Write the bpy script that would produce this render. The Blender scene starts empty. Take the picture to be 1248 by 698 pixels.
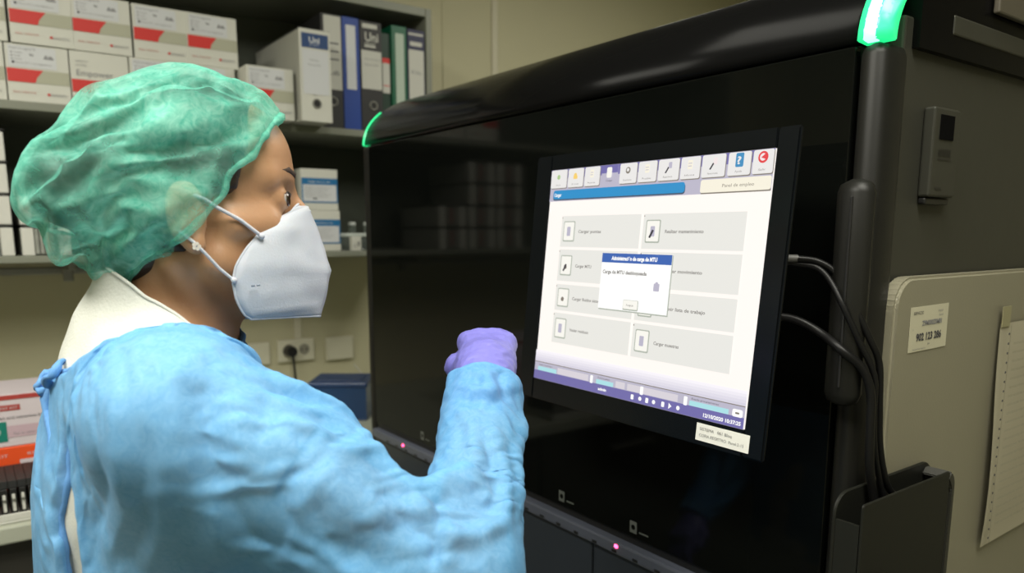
import bpy, bmesh, math, random
import numpy as np
from mathutils import Vector, Matrix, noise
random.seed(7); rng = np.random.default_rng(7)
SC = bpy.context.scene; COL = SC.collection
R = math.radians
# ------------------------------------------------------------------ materials
MATS = {}
def mat(name, col, rough=.6, metal=0, spec=.5, coat=0, bump=0, bscale=60, var=0, vscale=8, emit=None, estr=1, alpha=None, trans=0, sss=0, sheen=0, detail=4):
    if name in MATS: return MATS[name]
    m = bpy.data.materials.new(name); m.use_nodes = True; nt = m.node_tree; N = nt.nodes
    b = N['Principled BSDF']; c = (*col, 1)
    b.inputs['Base Color'].default_value = c; b.inputs['Roughness'].default_value = rough
    b.inputs['Metallic'].default_value = metal; b.inputs['Specular IOR Level'].default_value = spec
    b.inputs['Coat Weight'].default_value = coat; b.inputs['Coat Roughness'].default_value = .05
    b.inputs['Transmission Weight'].default_value = trans; b.inputs['Sheen Weight'].default_value = sheen
    if sss: b.inputs['Subsurface Weight'].default_value = sss; b.inputs['Subsurface Radius'].default_value = (.012, .005, .003); b.inputs['Subsurface Scale'].default_value = 1
    if alpha is not None: b.inputs['Alpha'].default_value = alpha
    if emit: b.inputs['Emission Color'].default_value = (*emit, 1); b.inputs['Emission Strength'].default_value = estr
    if bump or var:
        tc = N.new('ShaderNodeTexCoord')
        if bump:
            n1 = N.new('ShaderNodeTexNoise'); n1.inputs['Scale'].default_value = bscale; n1.inputs['Detail'].default_value = detail
            bp = N.new('ShaderNodeBump'); bp.inputs['Strength'].default_value = bump; bp.inputs['Distance'].default_value = .002
            nt.links.new(tc.outputs['Object'], n1.inputs['Vector']); nt.links.new(n1.outputs['Fac'], bp.inputs['Height']); nt.links.new(bp.outputs['Normal'], b.inputs['Normal'])
        if var:
            n2 = N.new('ShaderNodeTexNoise'); n2.inputs['Scale'].default_value = vscale; n2.inputs['Detail'].default_value = 3
            mx = N.new('ShaderNodeMix'); mx.data_type = 'RGBA'
            mx.inputs[6].default_value = tuple(x*(1-var) for x in col)+(1,); mx.inputs[7].default_value = tuple(min(1, x*(1+var)) for x in col)+(1,)
            nt.links.new(tc.outputs['Object'], n2.inputs['Vector']); nt.links.new(n2.outputs['Fac'], mx.inputs[0]); nt.links.new(mx.outputs[2], b.inputs['Base Color'])
    MATS[name] = m; return m
def s2l(*c): return tuple(((x/255+.055)/1.055)**2.4 if x > 10 else x/255/12.92 for x in c)
def emis(name, rgb, s=1.0):
    if name in MATS: return MATS[name]
    m = bpy.data.materials.new(name); m.use_nodes = True; nt = m.node_tree; b = nt.nodes['Principled BSDF']
    b.inputs['Base Color'].default_value = (.01, .01, .01, 1); b.inputs['Roughness'].default_value = .35
    b.inputs['Emission Color'].default_value = (*s2l(*rgb), 1); b.inputs['Emission Strength'].default_value = s
    MATS[name] = m; return m
# ------------------------------------------------------------------ mesh building
class MB:
    def __init__(s): s.v = []; s.f = []; s.m = []; s.mats = []; s.sm = []
    def mi(s, m):
        if m not in s.mats: s.mats.append(m)
        return s.mats.index(m)
    def add(s, vs, fs, m, smooth=False):
        o = len(s.v); s.v += [tuple(v) for v in vs]; i = s.mi(m)
        for f in fs: s.f.append([o+k for k in f]); s.m.append(i); s.sm.append(smooth)
    def box(s, a, b, m, bev=0, seg=2):
        bm = bmesh.new(); bmesh.ops.create_cube(bm, size=1)
        for v in bm.verts: v.co = Vector([(a[i]+b[i])/2+v.co[i]*(b[i]-a[i]) for i in range(3)])
        if bev: bmesh.ops.bevel(bm, geom=bm.edges[:], offset=bev, segments=seg, affect='EDGES', profile=.5)
        s.addbm(bm, m, False)
    def addbm(s, bm, m, smooth=False, M=None):
        if M is not None: bmesh.ops.transform(bm, matrix=M, verts=bm.verts)
        bm.verts.index_update(); s.add([v.co.copy() for v in bm.verts], [[v.index for v in f.verts] for f in bm.faces], m, smooth); bm.free()
    def cyl(s, p, q, r, m, seg=20, r2=None, caps=True):
        s.tube([p, q], r, m, seg, radii=[r, r if r2 is None else r2], caps=caps)
    def tube(s, pts, r, m, seg=10, radii=None, caps=True):
        pts = [Vector(p) for p in pts]; n = len(pts); rings = []; up = None
        for i, p in enumerate(pts):
            t = ((pts[min(i+1, n-1)]-p).normalized()+(p-pts[max(i-1, 0)]).normalized()).normalized()
            if up is None: up = t.orthogonal().normalized()
            up = (up-t*up.dot(t)).normalized(); w = t.cross(up); rr = radii[i] if radii else r
            rings.append([p+(up*math.cos(2*math.pi*k/seg)+w*math.sin(2*math.pi*k/seg))*rr for k in range(seg)])
        vs = [v for g in rings for v in g]; fs = []
        for i in range(n-1):
            for k in range(seg): fs.append([i*seg+k, i*seg+(k+1) % seg, (i+1)*seg+(k+1) % seg, (i+1)*seg+k])
        s.add(vs, fs, m, True)
        if caps: s.add(rings[0], [list(range(seg))[::-1]], m); s.add(rings[-1], [list(range(seg))], m)
    def prism(s, poly, d, m, bev=0, seg=3, smooth=False):   # poly = 3D points of a planar outline, d = extrusion vector
        bm = bmesh.new(); a = [bm.verts.new(p) for p in poly]; f = bm.faces.new(a)
        r = bmesh.ops.extrude_face_region(bm, geom=[f]); vs = [x for x in r['geom'] if isinstance(x, bmesh.types.BMVert)]
        bmesh.ops.translate(bm, vec=Vector(d), verts=vs); bmesh.ops.recalc_face_normals(bm, faces=bm.faces[:])
        if bev: bmesh.ops.bevel(bm, geom=bm.edges[:], offset=bev, segments=seg, affect='EDGES')
        s.addbm(bm, m, smooth)
    def mesh(s, name):
        me = bpy.data.meshes.new(name); me.from_pydata(s.v, [], s.f)
        for m in s.mats: me.materials.append(m)
        me.polygons.foreach_set('material_index', s.m); me.polygons.foreach_set('use_smooth', s.sm); me.update(); return me
def link(name, me, parent=None, **kw):
    o = bpy.data.objects.new(name, me); COL.objects.link(o)
    if parent is not None: o.parent = parent
    for k, v in kw.items(): o[k] = v
    return o
def part(name, mb, parent, label=None):
    o = link(name, mb.mesh(name), parent)
    if label: o['label'] = label
    return o
def whole(name, mb, label, cat, group=None, loc=(0, 0, 0), rz=0):
    o = link(name, mb.mesh(name), None, label=label, category=cat); o.location = loc; o.rotation_euler.z = rz
    if group: o['group'] = group
    return o
def thing(name, label, cat, loc=(0, 0, 0), rz=0, group=None):
    o = link(name, None, None, label=label, category=cat); o.location = loc; o.rotation_euler.z = rz
    if group: o['group'] = group
    return o
def struct(name, mb):
    return link(name, mb.mesh(name), None, kind='structure')
def dup(o, loc, label, rz=0):
    r = o.copy(); COL.objects.link(r); r.location = loc; r.rotation_euler.z = rz; r['label'] = label
    for ch in list(o.children):
        c = ch.copy(); COL.objects.link(c); c.parent = r
        for g in ch.children:
            d = g.copy(); COL.objects.link(d); d.parent = c
    return r
def textpolys(st, size, bold=0):
    cu = bpy.data.curves.new('t', 'FONT'); cu.body = st; cu.size = size; cu.offset = bold; cu.resolution_u = 3
    o = bpy.data.objects.new('t', cu); me = bpy.data.meshes.new_from_object(o)
    v = [(x.co.x, x.co.y) for x in me.vertices]; f = [list(p.vertices) for p in me.polygons]
    bpy.data.objects.remove(o); bpy.data.meshes.remove(me); bpy.data.curves.remove(cu); return v, f
class Decal:   # flat print on a face: origin O, axes u v n (unit vectors), coordinates in metres
    def __init__(s, mb, O, u, v, lift=.0003):
        s.mb = mb; s.O = Vector(O); s.u = Vector(u).normalized(); s.v = Vector(v).normalized(); s.n = s.u.cross(s.v); s.l = lift; s.step = lift*.5
    def P(s, x, y): return s.O+s.u*x+s.v*y+s.n*s.l
    def poly(s, pts, m): s.mb.add([s.P(*p) for p in pts], [list(range(len(pts)))], m); s.l += s.step*.02
    def rect(s, x0, y0, x1, y1, m, r=0, layer=0):
        s.l += s.step*layer
        if r:
            pts = []
            for cx, cy, a in ((x1-r, y1-r, 0), (x0+r, y1-r, 90), (x0+r, y0+r, 180), (x1-r, y0+r, 270)):
                pts += [(cx+r*math.cos(R(a+t)), cy+r*math.sin(R(a+t))) for t in (0, 30, 60, 90)]
        else: pts = [(x0, y0), (x1, y0), (x1, y1), (x0, y1)]
        s.poly(pts, m); s.l -= s.step*layer
    def disc(s, x, y, r, m, layer=0, n=16):
        s.l += s.step*layer; s.poly([(x+r*math.cos(2*math.pi*k/n), y+r*math.sin(2*math.pi*k/n)) for k in range(n)], m); s.l -= s.step*layer
    def text(s, st, x, y, size, m, width=None, bold=0, layer=0, center=False):
        v, f = textpolys(st, size, bold)
        if not v: return
        xs = [p[0] for p in v]; w = max(xs)-min(xs); k = (width/w) if width else 1; x0 = min(xs)
        if center: x = x-w*k/2
        s.l += s.step*layer; s.mb.add([s.P(x+(a-x0)*k, y+b) for a, b in v], f, m); s.l -= s.step*layer
# ------------------------------------------------------------------ implicit modelling (blended solids turned into one skin)
def cap_(a, b, r1, r2=None):
    a = np.array(a, 'f4'); b = np.array(b, 'f4'); r2 = r1 if r2 is None else r2; ab = b-a; L = float(ab@ab)
    def f(P):
        t = np.clip(((P-a)@ab)/L, 0, 1); return np.linalg.norm(P-a-t[:, None]*ab, axis=1)-(r1+(r2-r1)*t)
    return f
def ell_(c, r, M=None):
    c = np.array(c, 'f4'); r = np.array(r, 'f4')
    def f(P):
        q = P-c
        if M is not None: q = q@M
        k0 = np.linalg.norm(q/r, axis=1)+1e-9; k1 = np.linalg.norm(q/(r*r), axis=1)+1e-9; return k0*(k0-1)/k1
    return f
def sdf_eval(prims, P, idx=None):
    P = np.asarray(P, 'f4'); d = None
    for i, (op, k, f) in enumerate(prims):
        if idx is not None and i not in idx: continue
        b = f(P)
        if d is None: d = b if op == 'u' else np.full(len(P), 1e3, 'f4'); 
        elif op == 'u':
            h = np.clip(.5+.5*(b-d)/k, 0, 1); d = b+(d-b)*h-k*h*(1-h)
        else:
            b = -b; h = np.clip(.5+.5*(d-b)/k, 0, 1); d = b+(d-b)*h+k*h*(1-h)
    return d
def skin(prims, lo, hi, h, iso=0.0, smooth=2):
    lo = np.array(lo, float); hi = np.array(hi, float); B = 12; bs = B*h
    nb = np.ceil((hi-lo)/bs).astype(int); gi = np.stack(np.meshgrid(*[np.arange(n) for n in nb], indexing='ij'), -1).reshape(-1, 3)
    cen = lo+(gi+.5)*bs; rad = bs*math.sqrt(3)/2; kk = max(k for _, k, _ in prims)
    each = np.stack([f(cen.astype('f4')) for _, _, f in prims]); D0 = sdf_eval(prims, cen)-iso
    act = np.where(np.abs(D0) < rad*1.25+.006)[0]; loc = np.stack(np.meshgrid(*[np.arange(B+1)]*3, indexing='ij'), -1).reshape(-1, 3)
    vals = np.empty((len(act), (B+1)**3), 'f4')
    for n, a in enumerate(act):
        near = set(np.where(each[:, a] < rad*1.3+kk+iso+.004)[0].tolist())
        if not any(prims[i][0] == 'u' for i in near): near = set(range(len(prims)))
        vals[n] = sdf_eval(prims, lo+(gi[a]*B+loc)*h, near)-iso
    V = vals.reshape(-1, B+1, B+1, B+1); base = gi[act]*B; S = V < 0
    c8 = [(i, j, k) for i in (0, 1) for j in (0, 1) for k in (0, 1)]
    cnt = sum(S[:, i:i+B, j:j+B, k:k+B].astype('i1') for i, j, k in c8)
    q = np.argwhere((cnt > 0) & (cnt < 8)); acc = np.zeros((len(q), 3)); na = np.zeros(len(q))
    def val(off): return V[q[:, 0], q[:, 1]+off[0], q[:, 2]+off[1], q[:, 3]+off[2]]
    for a in range(3):
        for o in c8:
            if o[a]: continue
            p = list(o); p[a] = 1; v0 = val(o); v1 = val(p); cr = (v0 < 0) != (v1 < 0); t = np.where(cr, v0/(v0-v1+1e-20), 0)
            pt = np.array(o, float)+np.outer(t, np.eye(3)[a]); acc += pt*cr[:, None]; na += cr
    cell = base[q[:, 0]]+q[:, 1:]; verts = lo+(cell+acc/na[:, None])*h
    M = nb*B+2; key = (cell[:, 0]*M[1]+cell[:, 1])*M[2]+cell[:, 2]; od = np.argsort(key); ks = key[od]; quads = []
    for a in range(3):
        b, c = (a+1) % 3, (a+2) % 3; o0 = (0, 0, 0); o1 = [0, 0, 0]; o1[a] = 1
        v0 = val(o0) < 0; v1 = val(o1) < 0
        for flip in (0, 1):
            s = np.where(v0 & ~v1 if not flip else ~v0 & v1)[0]; cc = cell[s]; ids = []; ok = np.ones(len(s), bool)
            for db, dc in ((0, 0), (1, 0), (1, 1), (0, 1)):
                n = cc.copy(); n[:, b] -= db; n[:, c] -= dc; kx = (n[:, 0]*M[1]+n[:, 1])*M[2]+n[:, 2]
                pos = np.clip(np.searchsorted(ks, kx), 0, len(ks)-1); ok &= ks[pos] == kx; ids.append(od[pos])
            qd = np.stack(ids, 1)[ok]; quads.append(qd if not flip else qd[:, ::-1])
    Q = np.concatenate(quads); verts, Q = compact(verts, Q)
    for _ in range(smooth): verts = lap(verts, Q, .5); verts = lap(verts, Q, -.45)
    return verts, Q
def compact(V, Q):
    u, inv = np.unique(Q, return_inverse=True); return V[u], inv.reshape(Q.shape)
def qedges(Q):
    e = np.concatenate([Q[:, [0, 1]], Q[:, [1, 2]], Q[:, [2, 3]], Q[:, [3, 0]]]); e.sort(axis=1); return np.unique(e, axis=0)
def scat(n, idx, w): return np.stack([np.bincount(idx, w[:, i], n) for i in range(3)], 1)
def lap(V, Q, f, E=None, pin=None):
    E = qedges(Q) if E is None else E; n = len(V); s = scat(n, E[:, 0], V[E[:, 1]])+scat(n, E[:, 1], V[E[:, 0]])
    c = np.bincount(E.ravel(), minlength=n).clip(1)[:, None]; d = f*(s/c-V)
    if pin is not None: d[pin] = 0
    return V+d
def normals(V, Q):
    n = np.cross(V[Q[:, 2]]-V[Q[:, 0]], V[Q[:, 3]]-V[Q[:, 1]]); N = sum(scat(len(V), Q[:, i], n) for i in range(4))
    return N/(np.linalg.norm(N, axis=1)[:, None]+1e-12)
def drape(V, Q, grow, iters, push=None, seed=.002, wl=22., sm=.12, pin=None, off=0., grav=0.):
    """fold a sheet: its rest lengths grow, it buckles, and `push` keeps it off the body below"""
    E1 = qedges(Q); E2 = np.concatenate([Q[:, [0, 2]], Q[:, [1, 3]]]); E = np.concatenate([E1, E2]); n = len(V)
    L0 = np.linalg.norm(V[E[:, 0]]-V[E[:, 1]], axis=1)
    g = grow(V) if callable(grow) else np.full(n, grow); L = L0*(g[E[:, 0]]+g[E[:, 1]])/2
    N = normals(V, Q); V0 = V.copy()
    nz = np.array([noise.noise(Vector(p*wl)+Vector((off, 0, 0)))+.6*noise.noise(Vector(p*wl*2.3)+Vector((9, off, 0))) for p in V])
    V = V+N*(nz*seed)[:, None]; cnt = np.bincount(E.ravel(), minlength=n)[:, None]
    for it in range(iters):
        d = V[E[:, 1]]-V[E[:, 0]]; l = np.linalg.norm(d, axis=1)+1e-12; c = d*((l-L)/l*.5)[:, None]
        mv = (scat(n, E[:, 0], c)-scat(n, E[:, 1], c))/cnt*1.6
        if pin is not None: mv[pin] = 0
        V = V+mv; V[:, 2] -= grav*(1 if pin is None else ~pin)
        if it % 2 == 0: V = lap(V, Q, sm, E1, pin)
        if push is not None and it % 6 == 5: V = push(V)
    return V
def npmesh(name, V, Q, m, parent, smooth=True, label=None):
    me = bpy.data.meshes.new(name); me.vertices.add(len(V)); me.vertices.foreach_set('co', np.asarray(V, 'f4').ravel())
    me.loops.add(Q.size); me.loops.foreach_set('vertex_index', Q.ravel().astype('i4')); me.polygons.add(len(Q))
    me.polygons.foreach_set('loop_start', np.arange(0, Q.size, 4, dtype='i4')); me.polygons.foreach_set('loop_total', np.full(len(Q), 4, 'i4'))
    me.update(calc_edges=True); me.validate(); me.polygons.foreach_set('use_smooth', np.full(len(Q), smooth)); me.materials.append(m)
    o = link(name, me, parent)
    if label: o['label'] = label
    return o
def simulate(V, Q, pin, BV, BQ, wgt, smin, smax, frames=40, bend=1.0, tens=25., grav=.5, press=0., thick=.004, mass=.12, quality=7, damp=2.):
    """let a sheet fall and fold over a solid with the cloth solver; returns its settled vertices"""
    def mk(n, v, q):
        me = bpy.data.meshes.new(n); me.from_pydata(v.tolist(), [], q.tolist()); me.update(); o = bpy.data.objects.new(n, me); COL.objects.link(o); return o
    g = mk('sheet', V, Q); b = mk('solid', BV, BQ); b.modifiers.new('c', 'COLLISION'); b.collision.thickness_outer = thick; b.collision.cloth_friction = 15
    vp = g.vertex_groups.new(name='pin'); vs = g.vertex_groups.new(name='grow')
    for i in np.where(pin)[0]: vp.add([int(i)], 1.0, 'REPLACE')
    for i, w in enumerate(wgt):
        if w > .004: vs.add([i], float(w), 'REPLACE')
    m = g.modifiers.new('cl', 'CLOTH'); s = m.settings; s.vertex_group_mass = 'pin'; s.vertex_group_shrink = 'grow'; s.quality = quality; s.mass = mass
    s.tension_stiffness = tens; s.compression_stiffness = tens; s.shear_stiffness = tens*.4; s.bending_stiffness = bend; s.tension_damping = 5; s.compression_damping = 5; s.bending_damping = .5; s.air_damping = damp
    s.shrink_min = smin; s.shrink_max = smax; s.effector_weights.gravity = grav
    if press: s.use_pressure = True; s.uniform_pressure_force = press
    m.collision_settings.collision_quality = 2; m.collision_settings.distance_min = thick; m.collision_settings.use_self_collision = False
    SC.frame_end = frames; m.point_cache.frame_start = 1; m.point_cache.frame_end = frames
    for f in range(1, frames+1): SC.frame_set(f)
    me = bpy.data.meshes.new_from_object(g.evaluated_get(bpy.context.evaluated_depsgraph_get())); co = np.empty(len(me.vertices)*3); me.vertices.foreach_get('co', co); co = co.reshape(-1, 3)
    for o in (g, b): d = o.data; bpy.data.objects.remove(o); bpy.data.meshes.remove(d)
    bpy.data.meshes.remove(me); SC.frame_set(1)
    return co if len(co) == len(V) and np.isfinite(co).all() else V

def refine(V, Q):
    """one Catmull-Clark step"""
    me = bpy.data.meshes.new('r'); me.from_pydata(V.tolist(), [], Q.tolist()); me.update(); o = bpy.data.objects.new('r', me); COL.objects.link(o); o.modifiers.new('s', 'SUBSURF').levels = 1
    m2 = bpy.data.meshes.new_from_object(o.evaluated_get(bpy.context.evaluated_depsgraph_get())); v = np.empty(len(m2.vertices)*3); m2.vertices.foreach_get('co', v); q = np.empty(len(m2.loops), 'i4'); m2.loops.foreach_get('vertex_index', q)
    bpy.data.objects.remove(o); bpy.data.meshes.remove(me); bpy.data.meshes.remove(m2); return v.reshape(-1, 3), q.reshape(-1, 4)
# ================================================================== the room
M_wall = mat('wall_paint', (.50, .475, .32), .7, bump=.25, bscale=180, var=.05, vscale=3)
M_ceil = mat('ceiling_white', (.6, .6, .55), .9)
M_floor = mat('vinyl_floor', (.16, .17, .15), .4, var=.15, vscale=20)
M_trim = mat('cream_trunking', (.58, .55, .42), .5)
X0, X1, Y0, Y1, ZT = -2.2, 3.2, -2.0, 2.5, 2.75
def sbox(n, a, b, m, bev=0):
    mb = MB(); mb.box(a, b, m, bev); return struct(n, mb)
sbox('floor', (X0, Y0, -.1), (X1, Y1, 0), M_floor)
sbox('ceiling', (X0, Y0, ZT), (X1, Y1, ZT+.1), M_ceil)
sbox('wall_back', (X0-.1, Y1, -.1), (X1+.1, Y1+.1, ZT+.1), M_wall)
sbox('wall_front', (X0-.1, Y0-.1, -.1), (X1+.1, Y0, ZT+.1), M_wall)
sbox('wall_left', (X0-.1, Y0, -.1), (X0, Y1, ZT+.1), M_wall)
sbox('wall_right', (X1, Y0, -.1), (X1+.1, Y1, ZT+.1), M_wall)
sbox('trim_1', (1.735, 2.492, 0), (1.762, 2.5, ZT), M_trim, .002)
sbox('trim_2', (1.515, 2.496, 0), (1.53, 2.5, ZT), M_wall)
# ------------------------------------------------------------------ wall shelving
M_shelf = mat('shelf_grey', (.20, .21, .165), .5, bump=.1, bscale=200)
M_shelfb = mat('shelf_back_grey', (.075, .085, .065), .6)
M_steel = mat('dull_steel', (.25, .25, .22), .4, metal=.6)
YS = 2.14
t = thing('wall_shelving', 'long grey wall shelving unit holding cartons and ring binders above the bench', 'shelf', (0, YS, 1.42))
def rb(mb, a, b, m, bev=0, o=(0, YS, 1.42)): mb.box([a[i]-o[i] for i in range(3)], [b[i]-o[i] for i in range(3)], m, bev)
for n, z0, z1 in (('shelf_board', 1.426, 1.443), ('shelf_board', 1.78, 1.80), ('shelf_board', 2.155, 2.18)):
    mb = MB(); rb(mb, (-1.2, YS, z0), (1.239, 2.47, z1), M_shelf, .002); part(n, mb, t)
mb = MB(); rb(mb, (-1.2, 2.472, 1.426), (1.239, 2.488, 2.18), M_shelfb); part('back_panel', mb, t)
for xx in (1.24, -1.22):
    mb = MB(); rb(mb, (xx, YS, 1.426), (xx+.02, 2.488, 2.18), M_shelf, .002); part('side_panel', mb, t)
mb = MB(); rb(mb, (-1.2, 2.40, 1.385), (.95, 2.43, 1.405), M_steel, .003); part('support_rail', mb, t)
for xx in (.235, .905, -.5):
    mb = MB(); rb(mb, (xx, 2.28, 1.40), (xx+.018, 2.488, 1.4255), M_steel, .002); rb(mb, (xx-.004, 2.385, 1.365), (xx+.022, 2.40, 1.41), M_steel, .004); part('bracket', mb, t)
# ------------------------------------------------------------------ bench
M_top = mat('worktop', (.42, .44, .36), .35, var=.04)
M_benchf = mat('bench_front_dark', (.035, .033, .028), .5)
t = thing('laboratory_bench', 'long laboratory bench with pale worktop and dark drawer fronts along the back wall', 'bench', (0, 1.7, 0))
o = (0, 1.7, 0)
mb = MB(); rb(mb, (-2.1, 1.68, .905), (2.4, 2.495, .94), M_top, .004, o); part('worktop', mb, t)
mb = MB(); rb(mb, (-2.1, 1.74, .08), (2.4, 2.49, .904), M_benchf, 0, o); part('carcass', mb, t)
for k in range(6):
    d = MB(); rb(d, (-2.1+k*.75, 1.722, .55), (-2.1+k*.75+.74, 1.739, .90), M_benchf, .003, o); dd = part('drawer_front', d, t)
    h = MB(); rb(h, (-2.1+k*.75+.27, 1.70, .80), (-2.1+k*.75+.47, 1.7215, .815), M_steel, .004, o); part('handle', h, dd)
# ------------------------------------------------------------------ sockets, trunking
M_plate = mat('socket_cream', (.62, .60, .47), .4); M_blk = mat('black_plastic', (.012, .012, .012), .4)
def plate(x0, x1, z0, z1):
    mb = MB(); mb.box((x0, 2.484, z0), (x1, 2.4995, z1), M_plate, .004); return mb
mb = plate(0, .125, 0, .076)
t = thing('wall_socket', 'cream double wall socket with a black plug in its left half', 'socket', (.845, 2.4995, 1.062))
mb = MB(); mb.box((0, -.016, 0), (.128, 0, .076), M_plate, .004); part('socket_plate', mb, t)
for cx in (.036, .09):
    mb = MB(); mb.cyl((cx, -.0165, .04), (cx, -.019, .04), .024, M_plate, 28, .0235); mb.cyl((cx, -.0190, .04), (cx, -.0193, .04), .019, mat('socket_well', (.25, .24, .19), .5), 28)
    for dx in (-.008, .008): mb.cyl((cx+dx, -.0193, .04), (cx+dx, -.0197, .04), .0032, M_blk, 10)
    part('socket_outlet', mb, t)
t = thing('power_plug', 'black round power plug pushed into the cream double wall socket', 'plug', (.881, 2.478, 1.102))
mb = MB(); mb.cyl((0, 0, 0), (0, -.035, 0), .021, M_blk, 24, .017); part('plug_body', mb, t)
mb = MB(); mb.tube([(0, -.03, -.004), (.002, -.034, -.03), (.006, -.03, -.06), (.012, -.02, -.11), (.02, -.012, -.161)], .0045, M_blk, 8); part('flex', mb, t)
mb = MB(); mb.box((0, -.014, 0), (.104, 0, .082), M_plate, .004); mb.box((.004, -.0155, .004), (.1, -.0135, .078), M_plate, .003)
whole('blank_socket_plate', mb, 'blank cream wall plate right of the double socket', 'wall plate', None, (1.017, 2.4995, 1.051))
mb = MB(); mb.box((0, -.014, 0), (.104, 0, .076), M_plate, .004); mb.cyl((.052, -.014, .038), (.052, -.0165, .038), .024, M_plate, 24)
whole('wall_outlet', mb, 'cream wall outlet left of the double socket, mostly behind the blue gown', 'socket', None, (.715, 2.4995, 1.06))
mb = MB(); mb.box((.905, 2.485, 1.1385), (.93, 2.4995, 1.4255), M_trim, .002); whole('cable_trunking', mb, 'narrow cream cable trunking running up from the double socket', 'trunking')
# ------------------------------------------------------------------ cartons on the shelves
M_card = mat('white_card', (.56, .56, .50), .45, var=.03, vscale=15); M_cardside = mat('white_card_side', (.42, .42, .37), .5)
M_red = mat('print_red', s2l(196, 42, 36), .5); M_greyb = mat('print_grey', s2l(165, 165, 145), .5); M_lab = mat('label_bluish_white', s2l(196, 198, 200), .5)
M_ink = mat('print_ink', (.06, .06, .07), .6); M_inkl = mat('print_ink_light', (.24, .24, .25), .6); M_redl = mat('print_red_light', s2l(190, 120, 110), .6)
def carton_mesh(w, h, d, kind=0):
    mb = MB(); mb.box((0, 0, 0), (w, d, h), M_card, .0015)
    D = Decal(mb, (0, 0, 0), (1, 0, 0), (0, 0, 1), .0006); e = .004
    mb.box((-.0003, d*.35, h-.0006), (w+.0003, d*.36, h+.0002), M_cardside)
    if kind == 0:
        D.rect(e*1.6, h*.60, w*.80, h*.965, M_lab, layer=1)
        D.text('Master kit reagents 96', w*.08, h*.90, .0075, M_inkl, w*.40, layer=2)
        for k, ww in enumerate((.13, .10, .12)): D.rect(w*.09, h*(.83-.055*k), w*.12, h*(.855-.055*k), M_inkl, layer=2); D.text('Content', w*.14, h*(.83-.055*k), .006, M_inkl, w*ww, layer=2)
        D.text('96', w*.38, h*.80, .009, M_ink, layer=2)
        D.rect(w*.60, h*.77, w*.76, h*.80, M_inkl, layer=2); D.rect(w*.62, h*.79, w*.66, h*.84, M_inkl, layer=2); D.rect(w*.68, h*.79, w*.74, h*.83, M_inkl, layer=2); D.poly([(w*.72, h*.83), (w*.76, h*.89), (w*.74, h*.83)], M_ink)
        D.disc(w*.12, h*.675, .003, M_ink, 2); D.rect(w*.10, h*.665, w*.14, h*.685, M_ink, layer=2); D.text('Store at -20 C  in vitro diagnostic use', w*.16, h*.66, .0065, M_inkl, w*.55, layer=2)
    else:
        D.text('REAGENT KIT', w*.1, h*.80, .006, M_inkl, w*.2, layer=2); D.text('IN VITRO', w*.1, h*.73, .006, M_inkl, w*.18, layer=2)
        D.text('Empower', w*.1, h*.56, .020, M_inkl, w*.62, layer=2)
    yb = .34 if kind == 0 else .26; yt = .57 if kind == 0 else .49
    D.rect(e*.3, h*yb, w-e*.3, h*yt, M_greyb, layer=1)
    D.l += D.step*2; D.poly([(e*.3, h*yb), (w*.44, h*yb), (w*.47, h*(yb*.6+yt*.4)), (w*.58, h*yt), (e*.3, h*yt)], M_red); D.l -= D.step*2
    D.text('REAL TIME PCR', w*.08, h*.15, .006, M_redl, w*.36, layer=2)
    D.poly([(w*.60, h*.155), (w*.66, h*.13), (w*.66, h*.18)], M_red); D.disc(w*.635, h*.155, .003, M_red, 2); D.text('DIAGNOSTIC', w*.67, h*.13, .0085, M_inkl, w*.26, layer=2)
    return mb.mesh('carton')
cm = carton_mesh(.1275, .1295, .30); cmE = carton_mesh(.1275, .1295, .30, 1)
G = 'white cartons with a red stripe on the middle shelf'
xs = [.0155, .1455, .2755, .4055, .5355]
names = ['at the photo edge', 'second from the photo edge', 'third from the photo edge', 'fourth from the photo edge', 'at the end nearest the binders']
for r in (0, 1):
    for k in range(5):
        x = xs[k]+(0, .003)[r]*(k % 2)-(.012 if r == 0 else .0); y = YS+.008+random.uniform(0, .006)
        if r == 1 and k == 1: y -= .004
        o = link('carton', cmE if (r == 0 and k == 2) else cm, None, label=('upper' if r else 'lower')+' row white carton with red stripe, '+names[k] if not (r == 0 and k == 2) else 'white carton lettered Empower above its red stripe, in the lower row', category='carton', group=G)
        o.location = (x, y, 1.8005+r*.1302); o.rotation_euler.z = R(random.uniform(-.4, .4))
o = link('carton', carton_mesh(.127, .1345, .28), None, label='single white carton with red stripe standing in front of the large white file', category='carton'); o.location = (.662, 2.085, 1.8005)
# cartons on lower shelf behind the head
for k, lab in enumerate(('white carton with red stripe at the bottom behind the masked face', 'white carton with red stripe stacked on top behind the forehead')):
    o = link('carton', cm, None, label=lab, category='carton', group='white cartons on the lower shelf'); o.location = (.665+.003*k, YS+.012, 1.4435+.1302*k)
M_blue = mat('print_blue', s2l(20, 100, 150), .5)
def blue_carton():
    w, h = .112, .118; mb = MB(); mb.box((0, 0, 0), (w, .2, h), M_card, .0015); D = Decal(mb, (0, 0, 0), (1, 0, 0), (0, 0, 1), .0006)
    D.rect(.001, h*.18, w-.001, h*.78, M_blue, layer=1); D.rect(.005, h*.215, w-.005, h*.62, M_lab, layer=2)
    D.text('Reagent', w*.2, h*.67, .009, M_lab, w*.2, layer=2); D.text('PCR kit 100', w*.42, h*.67, .007, M_lab, w*.36, layer=2)
    for k in range(5): D.text('Reagents contents lot', w*.1, h*(.54-.055*k), .0055, M_inkl, w*(.7-.08*(k % 3)), layer=3)
    D.rect(w*.3, h*.27, w*.42, h*.30, M_ink, layer=3); return mb.mesh('blue_banded_carton')
bc = blue_carton()
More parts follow.
